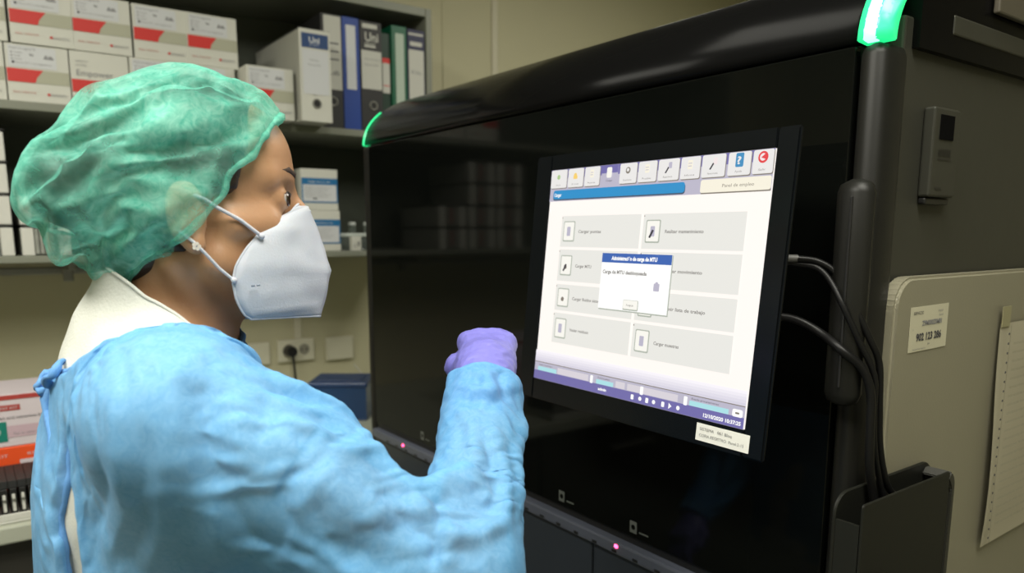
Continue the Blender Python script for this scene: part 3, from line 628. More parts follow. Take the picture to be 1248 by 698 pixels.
c_pur = E('purple', (112, 106, 168)); c_lil = E('lilac', (186, 182, 200)); c_tab = E('tab', (232, 230, 228)); c_tx = E('text', (138, 134, 130)); c_dk = E('dark', (60, 58, 66)); c_cell = E('cell', (231, 230, 224)); c_ic = E('icon', (246, 244, 236)); c_icb = E('icon_border', (176, 182, 170)); c_b = E('bar_blue', (40, 142, 200)); c_bd = E('bar_shadow', (70, 84, 104)); c_w = E('white', (255, 255, 253)); c_cream = E('cream', (244, 238, 220)); c_sh = E('shade', (130, 122, 112)); c_dlg = E('dialog_blue', (56, 98, 176)); c_cy = E('cyan', (170, 222, 228)); c_red = E('red', (226, 60, 66)); c_gr = E('green', (170, 200, 140)); c_yel = E('amber', (244, 206, 110)); c_pink = E('pale_rose', (240, 226, 226))
r_(0, 244, 352, 286, c_lil); r_(0, 274, 352, 286, c_pur, l=2); r_(101, 262, 130, 286, c_lil, l=2)
r_(101, 276, 130, 286, c_pur, l=3)
tabs = [(1, 34, 'Inicio'), (36.5, 67, 'Alarmas'), (69.5, 98, 'Muestras'), None, (134, 163, 'Resultados'), (165.5, 195, 'Pruebas'), (197.5, 229, 'Reactivos'), (231.5, 259, 'Informe'), (261.5, 293, 'Mantenimiento'), (296.5, 325, 'Ayuda'), (327.5, 352, 'Salir')]
for i, tb in enumerate(tabs):
    if tb is None:
        r_(111, 270, 120, 283, c_ic, 2, 5); tx('Cargar', 110, 265.5, 3, c_dk, 12); continue
    a, b, s = tb; r_(a+.8, 260.4, b+.8, 285, c_sh, 2, 3); r_(a, 261.5, b, 285.6, c_tab, 2, 4); m_ = (a+b)/2; tx(s, m_-7 if len(s) > 6 else m_-4.5, 264.5, 3.0, c_tx, 14 if len(s) > 6 else 9, l=6)
    if i == 0: D.disc(m_*mm, .276, .0032, c_gr, 6)
    elif i == 1: r_(m_-4, 272, m_+4, 276, c_yel, l=6); D.disc(m_*mm, .2765, .0032, c_yel, 7)
    elif i == 4: D.disc(m_*mm, .277, .004, c_sh, 6); D.disc(m_*mm, .2775, .0022, c_tab, 7)
    elif i == 9: r_(m_-4.5, 270, m_+5.5, 284.5, E('help', (60, 140, 190)), 1.5, 6); tx('?', m_-2.2, 273, 11, c_tab, 5, .0003, 8)
    elif i == 10: D.disc(m_*mm, .278, .006, c_red, 6); D.disc(m_*mm, .278, .0038, c_pink, 7); D.l += D.step*8; D.poly([((m_-2)*mm, .2775), ((m_+4)*mm, .282), ((m_+4)*mm, .2755)], c_red); D.l -= D.step*8
    elif i in (6, 8): D.l += D.step*6; D.poly([((m_-5)*mm, .270), ((m_-3)*mm, .2695), ((m_+1)*mm, .2755), ((m_-.5)*mm, .277)], c_dk); D.l -= D.step*6; r_(m_, 275, m_+5, 282, c_pink if i == 8 else c_lil, 1, 5)
    else: r_(m_-3.5, 272, m_+3.5, 282, c_cream, 1, 6); r_(m_-2.5, 275, m_+2.5, 275.8, c_lil, l=7); r_(m_-2.5, 278, m_+2.5, 278.8, c_lil, l=7)
r_(0, 244, 352, 247, c_lil, l=1)
r_(8, 245.0, 240.5, 256.8, c_bd, 3.5, 2); r_(8.5, 246.6, 240, 258.4, c_b, 3.5, 3); tx('Cargar', 11.5, 250, 6, c_w, 14.5, .0002, 5)
r_(263, 243.8, 352, 247, c_sh, 1, 2); r_(262, 245.2, 352, 259.2, c_cream, 2.5, 3); tx('Panel de empleo', 292, 250, 5, c_sh, 40, l=5)
rows = [(224, 183), (179.5, 137.5), (133, 98), (94.5, 54)]
left = ['Cargar puntas', 'Cargar MTU', 'Cargar fluidos sistema', 'Vaciar residuos']; right = ['Realizar mantenimiento', 'Realizar movimiento', 'Imprimir lista de trabajo', 'Cargar muestras']
for i, (a, b) in enumerate(rows):
    for j, (x0, x1) in enumerate(((31, 177), (181.5, 327))):
        r_(x0, b, x1, a, c_cell, l=1); xi = x0+5; yc = (a+b)/2; hi = 13.5 if i != 2 else 12.5
        r_(xi, yc-hi, xi+23, yc+hi, c_icb, 2, 2); r_(xi+1.6, yc-hi+1.8, xi+21.4, yc+hi-1.4, c_ic, 1.5, 3)
        if i in (0, 3): r_(xi+8, yc-6, xi+15, yc+6, c_lil, 1, 4)
        else: D.disc((xi+11)*mm, (yc-2)*mm, .003, c_sh, 4)
        if (i, j) in ((0, 1), (1, 0)): D.l += D.step*5; D.poly([((xi+6)*mm, (yc-7)*mm), ((xi+9)*mm, (yc-8)*mm), ((xi+14)*mm, (yc+1)*mm), ((xi+11)*mm, (yc+2)*mm)], c_dk); D.l -= D.step*5
        tx((left, right)[j][i], xi+31, yc-2, 5.4, c_tx, (43, 31, 58, 37)[i] if j == 0 else (56, 60, 70, 38)[i], .00012)
        D.disc((x0+1.5)*mm, (a-2.5)*mm, .0008, c_sh, 3)
r_(119.5, 106, 235.2, 176, c_icb, 0, 6); r_(118.6, 107.6, 233.8, 176.5, c_w, 0, 7); r_(118.6, 165, 233.8, 176.5, c_dlg, 0, 8)
tx('Administraci\u00f3n de carga de MTU', 136, 168.3, 6.5, c_w, 76, .0003, 10); tx('Carga de MTU desbloqueada', 122.5, 151.5, 6, c_tx, 75, .0002, 10)
r_(210, 134, 219, 143, c_lil, 1, 9); D.disc(.2145, .1425, .0025, c_lil, 9); r_(163, 108.4, 188.5, 121, c_icb, 1.5, 9); r_(163.6, 110, 187.6, 120.6, c_ic, 1.5, 10); tx('Aceptar', 169, 113.5, 4, c_tx, 13, l=12)
for k in range(5): r_(0, 24+k*3.2, 352, 24+k*3.2+3.2, E('fade%d' % k, (214+k*8, 210+k*8, 224+k*6)), l=1)
r_(0, 23.2, 352, 24.2, c_sh, l=2); r_(0, 11.5, 352, 23.2, c_lil, l=1); r_(0, 0, 352, 11.8, c_pur, l=2)
for a, b in ((8, 48), (127, 158), (279, 332)): r_(a, 12, b, 17.5, c_cy, 0, 3); tx('Estado procesamiento', a+3, 19, 3, c_dk, (b-a)*.7)
for a, b in ((50, 112), (162, 178), (182, 262)): r_(a, 12.5, b, 20.5, E('bar_pale', (214, 208, 216)), l=3)
for a in (116, 204, 271): r_(a, 11, a+5, 21, c_w, 1, 4)
r_(337, 11.5, 350, 19.5, c_w, 2, 4); r_(341, 14.5, 346, 16.5, c_sh, 0, 5); tx('admin', 132, 4.5, 5, c_w, 15, .0002)
for k, a in enumerate((190, 203, 214, 225, 239, 262)):
    if k % 2: D.disc((a+2)*mm, .006, .0025, c_w, 4)
    else: r_(a, 3, a+4.5, 9, c_w, 1, 4)
D.l += D.step*4; D.poly([(.250, .0025), (.250, .0095), (.2545, .006)], c_w); D.l -= D.step*4
tx('12/10/2020 10:37:25', 300, 3.2, 5.5, c_w, 49, .0002)
part('screen', q, MO, 'bright screen with tabs, grey menu cells and a small white dialog')
q = MB(); mbox(q, (.2925, -.0235, .0002), (.3615, -.0045, .0006), mat('sticker_white', s2l(225, 225, 220), .5)); D2 = Decal(q, mp(.2925, -.0235, .0006), U_, V_, .0003)
for y_, a in ((.012, 'SISTEMA   061 Bloq'), (.005, 'COPIA REGISTRO  Panel 2-15')): D2.text(a, .005, y_, .0045, M_inkl, .058 if y_ < .01 else .042, layer=1)
part('sticker', q, MO, 'white sticker with two printed lines')
# ================================================================== the person
H0 = np.array([.184, .757, 1.501]); HR = np.array([[.978, .201, -.060], [-.194, .975, .110], [.081, -.096, .992]])
def HW(p): return HR@np.array(p, float)+H0
def hl(f): return lambda P: f(((P-H0.astype('f4'))@HR.astype('f4')))
def hc(a, b, r1, r2=None): return cap_(HW(a), HW(b), r1, r2)
def he(c, r): return hl(ell_(c, r))
PE = thing('person', 'person in green cap, white mask and blue gown raising a gloved fist to the monitor', 'person', (.155, .775, 0)); PO = np.array([.155, .775, 0])
AXB = np.array([[.993, -.12, 0], [.12, .993, 0], [0, 0, 1]])   # columns: forward, left, up (rows are world axes)
AXB = np.array([[.993, .12, 0], [-.12, .993, 0], [0, 0, 1]])
def be(c, r): return ell_(c, r, AXB)
N0 = np.array([.15, .775, 1.385]); S = np.array([.13, .62, 1.352]); El = np.array([.305, .476, 1.234]); Wr = np.array([.418, .615, 1.357])
S2 = np.array([.172, .925, 1.352]); E2 = np.array([.205, .985, 1.08]); W2 = np.array([.36, .955, .93])
def nrm(v): v = np.array(v, float); return v/np.linalg.norm(v)
def hand(Wp, h, n, lat, grow=0., curl=(80, 85, 45), sc=.80):
    """palm, four bent fingers and a thumb; h forward, n back of the hand, lat towards the thumb"""
    h, n, lat = nrm(h), nrm(n), nrm(lat); n = nrm(n-h*(n@h)); lat = nrm(lat-h*(lat@h)-n*(lat@n)); pr = []
    def q(a, b, c): return Wp+(h*a+lat*b+n*c)*sc
    c0 = cap_
    def cap_s(a, b, r1, r2=None): return c0(a, b, (r1-grow)*sc+grow, ((r1 if r2 is None else r2)-grow)*sc+grow)
    for b, r in ((.024, .0125), (.008, .0135), (-.009, .013), (-.024, .0115)): pr.append(('u', .012, cap_s(q(.010, b*.7, 0), q(.078-abs(b-.005)*.18, b, .003), r+.002+grow, r+grow)))
    for b, a in ((.026, .0745), (.009, .0785), (-.0085, .0765), (-.025, .0715)): pr.append(('u', .004, cap_s(q(a, b, .0045), q(a+.003, b, .001), .0102+grow)))
    pr.append(('u', .012, cap_s(q(.0, 0, -.002), q(.03, 0, -.003), .021+grow, .018+grow)))
    ln = {.026: (.040, .024, .020), .009: (.044, .028, .021), -.0085: (.041, .026, .021), -.0255: (.033, .020, .018)}
    for b, (l1, l2, l3) in ln.items():
        p = q(.080-abs(b-.005)*.2, b*1.02, .001); a = 0; r = .0092 if b > -.02 else .0080
        for l, cdeg, r2 in ((l1, curl[0], r), (l2, curl[1], r*.92), (l3, curl[2], r*.84)):
            a += R(cdeg); d = h*math.cos(a)-n*math.sin(a); p2 = p+(d*l+lat*(-b*.02))*sc; pr.append(('u', .0035, cap_s(p, p2, r2*1.04+grow, r2*.95+grow))); p = p2
    t0 = q(.018, .020, -.008); t1 = q(.046, .040, -.018); t2 = q(.074, .036, -.026); t3 = q(.093, .018, -.032)
    for a, b, r in ((t0, t1, .0145), (t1, t2, .0108), (t2, t3, .0098)): pr.append(('u', .006, cap_s(a, b, r+grow, r*.92+grow)))
    return pr
hF = nrm([.54, .72, .30]); hN = nrm([-.22, -.26, .90]); hL = nrm([-.77, .62, .05])
rh = lambda g: hand(Wr+hF*.010, hF, hN, hL, g, (72, 88, 50))
lh = lambda g: hand(W2, [.85, -.2, -.5], [.45, .3, .85], [-.1, -1, .2], g, (25, 30, 20))
sk = .010
headp = [('u', .01, he((-.002, 0, .050), (.0925, .0735, .088))), ('u', .03, he((.036, 0, -.025), (.050, .052, .058))),
 ('u', .02, he((.052, 0, .062), (.043, .056, .048))), ('u', .012, hc((.080, -.018, .040), (.066, -.044, .038), .0125, .011)), ('u', .012, hc((.080, .018, .040), (.066, .044, .038), .0125, .011)),
 ('u', .015, hc((.058, -.044, -.004), (.030, -.060, -.004), .016, .013)), ('u', .015, hc((.058, .044, -.004), (.030, .060, -.004), .016, .013)),
 ('u', .018, hc((.012, -.050, -.033), (.066, -.018, -.066), .020, .016)), ('u', .018, hc((.012, .050, -.033), (.066, .018, -.066), .020, .016)), ('u', .02, hc((.072, -.008, -.068), (.072, .008, -.068), .016)),
 ('u', .015, hc((.080, 0, -.05), (.075, 0, -.03), .02)),
 ('s', .010, he((.090, -.036, .019), (.0165, .0165, .0125))), ('s', .010, he((.090, .036, .019), (.0165, .0165, .0125))),
 ('u', .005, he((.0725, -.034, .0195), (.0135, .0145, .0128))), ('u', .005, he((.0725, .034, .0195), (.0135, .0145, .0128))),
 ('s', .0025, he((.0860, -.0355, .0190), (.010, .0125, .0042))), ('s', .0025, he((.0860, .0355, .0190), (.010, .0125, .0042))),
 ('u', .012, hc((.086, 0, .034), (.097, 0, .010), .0085, .0085)), ('u', .010, hc((.096, 0, .010), (.100, 0, -.016), .008, .0095)), ('u', .008, hc((.092, -.010, -.020), (.092, .010, -.020), .008)),
 ('u', .006, hc((.088, -.015, -.045), (.088, .015, -.045), .006)), ('u', .006, hc((.086, -.012, -.052), (.086, .012, -.052), .006)),
 ('u', .006, he((-.008, -.0765, .008), (.0165, .0065, .030))), ('u', .006, he((-.008, .0765, .008), (.0165, .0065, .030))), ('u', .004, he((-.004, -.077, -.019), (.0085, .0055, .009))), ('u', .004, he((-.004, .077, -.019), (.0085, .0055, .009))),
 ('s', .004, he((-.003, -.084, .004), (.0085, .006, .014))), ('s', .004, he((-.003, .084, .004), (.0085, .006, .014)))]
neckp = [('u', .025, cap_(HW((-.022, 0, -.02)), N0+[0, 0, .0], .050, .056)), ('u', .012, cap_(HW((-.022, -.050, -.030)), [.205, .745, 1.375], .012, .013)), ('u', .012, cap_(HW((-.022, .050, -.030)), [.205, .79, 1.372], .012, .013)), ('u', .02, cap_(HW((.01, 0, -.075)), [.195, .77, 1.375], .018, .02))]
torsop = [('u', .04, be((.150, .775, 1.235), (.100, .150, .165))), ('u', .05, be((.155, .775, 1.03), (.090, .125, .17))), ('u', .05, be((.155, .775, .88), (.105, .160, .13))),
 ('u', .03, cap_(N0+[-.01, 0, .0], S+[-.005, .02, .0], .050, .048)), ('u', .03, cap_(N0+[-.01, 0, .0], S2+[-.005, -.02, 0], .050, .048)),
 ('u', .03, cap_(S, S*.05+El*.95, .048, .033)), ('u', .014, cap_(El, Wr, .032, .0245)), ('u', .03, cap_(S2, E2, .048, .036)), ('u', .014, cap_(E2, W2, .036, .0255))]
bodyp = headp+neckp+torsop+rh(0)+lh(0)
M_skin = mat('skin', (.43, .235, .125), .45, sss=.10, bump=.12, bscale=260, var=.07, vscale=30)
V, Q = skin(bodyp, (-.02, .36, .74), (.60, 1.10, 1.66), .0026, smooth=1)
npmesh('body', V-PO, Q, M_skin, PE, label='tan skin, face turned to the monitor')
# eyes, brows, lashes
M_eye = mat('eye_white', (.46, .41, .38), .2); M_iris = mat('iris_brown', (.035, .018, .01), .1); M_hair = mat('dark_hair', (.020, .012, .008), .45, bump=.6, bscale=120)
for sgn in (-1, 1):
    q = MB(); bm = bmesh.new(); bmesh.ops.create_uvsphere(bm, u_segments=24, v_segments=16, radius=.0122)
    c = HW((.0728, sgn*.0348, .0192))-PO; q.addbm(bm, M_eye, True, Matrix.Translation(c)); gz = nrm(HR@nrm([.95, -.30+.04*sgn, -.07])); ir = Vector(c)+Vector(gz)*.0113
    q.cyl(ir, ir+Vector(gz)*.0012, .0064, M_iris, 20, .0050); part('eye', q, PE)
    q = MB(); pts = [HW((.0875, sgn*.0245, .0215)), HW((.0872, sgn*.030, .0243)), HW((.0842, sgn*.037, .0250)), HW((.0785, sgn*.0435, .0232)), HW((.0745, sgn*.047, .0205))]
    q.tube([p-PO for p in pts], .001, M_hair, 6, radii=[.0005, .0012, .0015, .0014, .0005]); part('eyelashes', q, PE)
    q = MB(); pts = [HW((.0955, sgn*.013, .0395)), HW((.0935, sgn*.022, .0435)), HW((.0875, sgn*.033, .0462)), HW((.079, sgn*.044, .0450)), HW((.071, sgn*.0505, .0410))]
    q.tube([p-PO for p in pts], .002, mat('brow_brown', (.05, .028, .018), .7, bump=.5, bscale=400), 8, radii=[.0010, .0034, .0036, .0028, .0008]); part('eyebrow', q, PE)
# hair under the cap
skull = [('u', .01, he((-.004, 0, .050), (.0985, .0790, .0925))), ('u', .02, he((-.050, 0, -.005), (.045, .058, .050))), ('u', .015, he((.0, -.060, .02), (.055, .019, .045))), ('u', .015, he((.0, .060, .02), (.055, .019, .045)))]
hairp = skull+[('u', .012, he((-.100, 0, .045), (.030, .036, .034))), ('s', .006, he((.106, 0, -.010), (.094, .12, .112))), ('s', .006, he((.020, -.085, -.012), (.040, .040, .040))), ('s', .006, he((.020, .085, -.012), (.040, .040, .040))), ('s', .006, he((.045, 0, -.075), (.075, .12, .076))), ('s', .004, he((-.006, -.078, .004), (.021, .02, .030))), ('s', .004, he((-.006, .078, .004), (.021, .02, .030)))]
V, Q = skin(hairp, (0, .60, 1.38), (.34, .92, 1.68), .0035)
npmesh('hair', V-PO, Q, M_hair, PE)
q = MB(); c = HW((-.0045, -.0845, -.021))-PO
for k in range(5): q.cyl(Vector(c)+Vector((.0022*math.cos(k*1.26), -.0005, .0022*math.sin(k*1.26))), Vector(c)+Vector((.0022*math.cos(k*1.26), -.0022, .0022*math.sin(k*1.26))), .0016, mat('pearl', (.7, .66, .6), .2), 8)
part('earring', q, PE)
# ---------------------------------------------------------------- non-woven cloth
def cloth_mat(name, c1, c2, tl, tp, fib=90, tvar=.0, rough=.6):
    m = bpy.data.materials.new(name); m.use_nodes = True; nt = m.node_tree; n = nt.nodes; lk = nt.links.new; b = n['Principled BSDF']; out = n['Material Output']
    tc = n.new('ShaderNodeTexCoord'); nz = n.new('ShaderNodeTexNoise'); nz.inputs['Scale'].default_value = fib; nz.inputs['Detail'].default_value = 6; nz.inputs['Roughness'].default_value = .7; nz.inputs['Distortion'].default_value = 1.5
    lk(tc.outputs['Object'], nz.inputs['Vector']); mx = n.new('ShaderNodeMix'); mx.data_type = 'RGBA'; mx.inputs[6].default_value = (*c1, 1); mx.inputs[7].default_value = (*c2, 1)
    rp = n.new('ShaderNodeMapRange'); rp.inputs[1].default_value = .32; rp.inputs[2].default_value = .68; lk(nz.outputs['Fac'], rp.inputs[0]); lk(rp.outputs[0], mx.inputs[0]); lk(mx.outputs[2], b.inputs['Base Color'])
    b.inputs['Roughness'].default_value = rough; b.inputs['Sheen Weight'].default_value = .08; b.inputs['Specular IOR Level'].default_value = .3
    bp = n.new('ShaderNodeBump'); bp.inputs['Strength'].default_value = .25; bp.inputs['Distance'].default_value = .001; lk(nz.outputs['Fac'], bp.inputs['Height']); lk(bp.outputs['Normal'], b.inputs['Normal'])
    t = n.new('ShaderNodeBsdfTranslucent'); lk(mx.outputs[2], t.inputs['Color']); ms = n.new('ShaderNodeMixShader'); ms.inputs[0].default_value = tl; lk(b.outputs[0], ms.inputs[1]); lk(t.outputs[0], ms.inputs[2])
    tr = n.new('ShaderNodeBsdfTransparent'); m2 = n.new('ShaderNodeMixShader'); r2 = n.new('ShaderNodeMapRange'); r2.inputs[1].default_value = .35; r2.inputs[2].default_value = .65; r2.inputs[3].default_value = tp-tvar; r2.inputs[4].default_value = tp+tvar
    n2 = n.new('ShaderNodeTexNoise'); n2.inputs['Scale'].default_value = fib*.22; n2.inputs['Detail'].default_value = 5; lk(tc.outputs['Object'], n2.inputs['Vector']); lk(n2.outputs['Fac'], r2.inputs[0])
    lk(r2.outputs[0], m2.inputs[0]); lk(ms.outputs[0], m2.inputs[1]); lk(tr.outputs[0], m2.inputs[2]); lk(m2.outputs[0], out.inputs['Surface']); return m
M_gown = cloth_mat('gown_nonwoven', (.14, .42, .77), (.22, .52, .86), .20, .22, 110)
M_gownd = cloth_mat('gown_binding', (.10, .28, .62), (.14, .34, .68), .1, .0, 140)
M_cap = cloth_mat('cap_nonwoven', (.07, .52, .39), (.33, .80, .66), .35, .46, 75, .32)
M_mask = mat('mask_white', (.56, .585, .66), .75, bump=.15, bscale=500, sss=.1)
M_shirt = mat('white_cotton', (.56, .57, .53), .8, bump=.3, bscale=400)
M_glove = mat('violet_nitrile', (.19, .18, .56), .38, bump=.3, bscale=90, spec=.4)
def pusher(prims, off, every=1):
    def push(V):
        d = sdf_eval(prims, V); m = np.where(d < off)[0]
        if len(m) == 0: return V
        P = V[m]; e = .002; g = np.stack([sdf_eval(prims, P+e*np.eye(3)[i])-sdf_eval(prims, P-e*np.eye(3)[i]) for i in range(3)], 1); g /= np.linalg.norm(g, axis=1)[:, None]+1e-9
        V = V.copy(); V[m] += g*(off-d[m])[:, None]; return V
    return push
def loops(Q):
    e = np.concatenate([Q[:, [0, 1]], Q[:, [1, 2]], Q[:, [2, 3]], Q[:, [3, 0]]]); s = np.sort(e, 1); u, inv, cnt = np.unique(s, axis=0, return_inverse=True, return_counts=True); inv = inv.ravel()
    b = e[cnt[inv] == 1]; nx = {}; 
    for a, c in b: nx.setdefault(int(a), []).append(int(c))
    out = []
    while nx:
        a = next(iter(nx)); L_ = [a]
        while a in nx:
            c = nx[a].pop()
            if not nx[a]: del nx[a]
            if c == L_[0]: break
            L_.append(c); a = c
        out.append(L_)
    return out
def bverts(Q, n):
    m = np.zeros(n, bool)
    for l in loops(Q): m[l] = True
    return m
def keep_largest(V, Q):
    n = len(V); lab = np.arange(n); E = qedges(Q)
    while True:
        m = np.minimum(lab[E[:, 0]], lab[E[:, 1]]); l2 = lab.copy(); np.minimum.at(l2, E[:, 0], m); np.minimum.at(l2, E[:, 1], m); l2 = l2[l2]
        if (l2 == lab).all(): break
        lab = l2
    u, c = np.unique(lab[Q[:, 0]], return_counts=True); return compact(V, Q[lab[Q[:, 0]] == u[c.argmax()]])
def cut(V, Q, rem):
    k = ~rem(V[Q].mean(1)); V, Q = compact(V, Q[k]); V, Q = keep_largest(V, Q)
    b = bverts(Q, len(V)); E = qedges(Q); E = E[b[E[:, 0]] & b[E[:, 1]]]
    for _ in range(4):   # even out the cut edge
        n = len(V); s = scat(n, E[:, 0], V[E[:, 1]])+scat(n, E[:, 1], V[E[:, 0]]); c = np.bincount(E.ravel(), minlength=n); m = c > 1; V[m] += .5*(s[m]/c[m][:, None]-V[m])
    return V, Q
def crumple(V, Q, specs, seed):
    """ridged creases in the sheet: specs = (frequency, amplitude per vertex)"""
    N = normals(V, Q); d = np.zeros(len(V))
    for k, (fr, amp) in enumerate(specs):
        o_ = Vector((seed, 7.3*k, -seed)); v = np.empty(len(V))
        for i, p in enumerate(V):
            q_ = Vector(p*fr)+o_; q_ += noise.noise_vector(q_*.7)*.7; v[i] = 1-2.2*abs(noise.noise(q_))
        d += amp*v
    return V+N*d[:, None]
def ridge_folds(V, Q, folds):
    N = normals(V, Q)
    for _ in range(6): N = lap(N, Q, .5)
    N /= np.linalg.norm(N, axis=1)[:, None]; D = np.zeros(len(V))
    for a, w, pl in folds:
        P = np.array(pl)/1000.; P = np.array([V[((V-p_)**2).sum(1).argmin()] for p_ in P]); best = np.full(len(V), 9.); tt = np.zeros(len(V)); n = len(P)-1
        for i in range(n):
            ab = P[i+1]-P[i]; t = np.clip(((V-P[i])@ab)/(ab@ab+1e-12), 0, 1); s_ = np.linalg.norm(V-P[i]-t[:, None]*ab, axis=1); m = s_ < best; best[m] = s_[m]; tt[m] = (i+t[m])/n
        D += a*np.clip(1-best/(1.7*w), 0, 1)**1.4*np.clip(np.minimum(tt, 1-tt)/.18+.15, 0, 1)
    return V+N*D[:, None]
# cap
capp = [('u', .03, he((-.032, 0, .060), (.098, .094, .098))), ('u', .03, he((.020, 0, .086), (.074, .084, .070)))]+[('u', .02, he((-.002, 0, .050), (.0985, .082, .094))), ('u', .01, he((-.008, -.074, .010), (.024, .014, .036))), ('u', .01, he((-.008, .074, .010), (.024, .014, .036))), ('u', .02, he((-.045, 0, -.005), (.045, .056, .04)))]
V, Q = skin(capp, (-.05, .55, 1.36), (.38, .98, 1.72), .0060)
ex = [-.2, -.075, -.066, -.052, -.026, .004, .023, .030, .054, .075, .092]; ez = [-.2, -.2, -.045, -.030, -.020, .003, .020, .038, .055, .082, .10]
def capcut(P): p = (P-H0)@HR; return p[:, 2] < np.interp(p[:, 0], ex, ez)-.0
V, Q = cut(V, Q, capcut)
pin = bverts(Q, len(V))
def capgrow(P):
    p = (P-H0)@HR; d = p[:, 2]-np.interp(p[:, 0], ex, ez, left=.0); return 1.05+.05*np.clip(d/.03, 0, 1)
hd = [('u', .01, he((-.002, 0, .050), (.0955, .077, .091))), ('u', .01, he((-.008, -.076, .008), (.018, .010, .030))), ('u', .01, he((-.008, .076, .008), (.018, .010, .030))), ('u', .02, he((-.045, 0, -.005), (.045, .056, .042))), ('u', .012, he((-.100, 0, .045), (.030, .036, .034)))]
BV, BQ = skin(hd, (-.05, .55, 1.36), (.38, .98, 1.72), .009)
dc = (V-H0)@HR; top = np.clip((dc[:, 2]-np.interp(dc[:, 0], ex, ez, left=-.02))/.03, 0, 1)
V = crumple(V, Q, ((12., .0050*top), (26., .0030*top)), 5.7)
V = simulate(V, Q, pin, BV, BQ, top, -.08, -.20, 40, bend=1.2, grav=.35, press=.5, thick=.003, mass=.05)
V, Q = refine(V, Q); V = pusher(skull+[('u', .012, he((-.100, 0, .045), (.030, .036, .034)))], .002)(V); V = pusher(headp, .001)(V)
cap_o = npmesh('bouffant_cap', V-PO, Q, M_cap, PE, label='translucent green non-woven cap over dark hair')
cap_o.modifiers.new('s', 'SUBSURF').render_levels = 1; cap_o.modifiers[-1].levels = 1
def hem(name, V, Q, m, r, sel=None, parent=None, minlen=20, wav=0.):
    q = MB()
    for l in loops(Q):
        if len(l) < minlen: continue
        P = V[l].copy()
        if sel is not None and not sel(P.mean(0)): continue
        for _ in range(3): P = (np.roll(P, 1, 0)+2*P+np.roll(P, -1, 0))/4
        q.tube([p-PO for p in list(P)+[P[0]]], r, m, 6, caps=False, radii=[r*(1+wav*noise.noise(Vector(p*90))) for p in list(P)+[P[0]]])
    return part(name, q, parent or PE)
hem('elastic_edge', V, Q, M_cap, .0028, parent=cap_o, wav=.8)
# mask
rid = [(.099, .0175), (.1085, .0150), (.1155, -.017), (.1215, -.050), (.113, -.073), (.105, -.0945)]
edg = [(.0965, -.010, .0170), (.0860, -.030, .0075), (.0700, -.0500, .0000), (.0520, -.0615, -.0115), (.0370, -.0672, -.0250), (.0265, -.0690, -.0390), (.0215, -.0680, -.0530), (.0225, -.0650, -.0690), (.0270, -.0590, -.0830), (.0330, -.0550, -.0880)]
NI, NJ = 30, 16; vs = []
def ip(tb, t): t = t*(len(tb)-1); i = min(int(t), len(tb)-2); f = t-i; return np.array(tb[i])*(1-f)+np.array(tb[i+1])*f
for i in range(NI+1):
    t = i/NI; r_p = ip(rid, t); e_p = ip(edg, t); R3 = np.array([r_p[0], 0, r_p[1]]); Cn = np.array([r_p[0]*.62+e_p[0]*.38, e_p[1]*.98, r_p[1]*.5+e_p[2]*.5])
    if t > .9: Cn[1] *= 1-(t-.9)*2.5
    if t < .2: Cn = (R3+e_p)/2*(1-t/.2)+Cn*t/.2
    row = []
    for j in range(NJ+1):
        s_ = j/NJ; p = R3*(1-s_)**2+2*Cn*s_*(1-s_)+e_p*s_*s_; p = p+np.array([1, -.6, 0])*(.0012*noise.noise(Vector((p[0]*60, p[1]*60, p[2]*60)))); row.append(p)
    vs.append([p*np.array([1, -1, 1]) for p in row[:0:-1]]+row)
q = MB(); W_ = 2*NJ+1; al = [HW(p)-PO for r in vs for p in r]; fs = [[i*W_+j, i*W_+j+1, (i+1)*W_+j+1, (i+1)*W_+j] for i in range(NI) for j in range(W_-1)]
q.add(al, fs, M_mask, True); mk = part('face_mask', q, PE, 'white folded face mask with a raised centre seam')
md = mk.modifiers.new('s', 'SOLIDIFY'); md.thickness = .0016; md.offset = 0
q = MB(); q.tube([Vector(al[i*W_]) for i in range(NI+1)], .0013, M_mask, 6); q.tube([Vector(al[i*W_+W_-1]) for i in range(NI+1)], .0013, M_mask, 6); q.tube([Vector(al[j]) for j in range(W_)], .0013, M_mask, 6); q.tube([Vector(al[NI*W_+j]) for j in range(W_)], .0013, M_mask, 6)
q.tube([Vector(al[i*W_+NJ-1])+Vector(HR@np.array([.0006, 0, 0])) for i in range(NI+1)], .0010, M_mask, 6); part('welded_edge', q, mk)
for sgn in (-1, 1):
    q = MB(); Y = sgn
    q.tube([HW(p)-PO for p in ((.0515, Y*.0665, -.0155), (.035, Y*.0745, -.001), (.018, Y*.0800, .010), (.008, Y*.0815, .018), (.000, Y*.0800, .022))], .0016, M_mask, 8)
    q.tube([HW(p)-PO for p in ((.0225, Y*.0695, -.052), (.012, Y*.0735, -.041), (.002, Y*.0790, -.027), (-.006, Y*.0835, -.017), (-.016, Y*.080, -.006))], .0014, M_mask, 8)
    for p in ((.0515, Y*.0672, -.0155), (.0225, Y*.0705, -.052)):
        bm = bmesh.new(); bmesh.ops.create_uvsphere(bm, u_segments=12, v_segments=8, radius=.0028); q.addbm(bm, M_mask, True, Matrix.Translation(HW(p)-PO))
    part('ear_loop', q, mk)
q = MB(); q.tube([HW(p)-PO for p in ((.088, -.026, .0040), (.097, -.0145, .0085), (.1055, -.004, .0100), (.1085, 0, .0103), (.1055, .004, .0100), (.097, .0145, .0085), (.088, .026, .0040))], .0018, M_mask, 8); part('nose_clip', q, mk)
q = MB(); 
for k in range(2): q.tube([HW((.036+.0045*k, -.0715, -.0585))-PO, HW((.039+.0045*k, -.0715, -.0585))-PO], .0010, mat('mask_print', (.22, .26, .33), .6), 6)
part('printed_mark', q, mk)
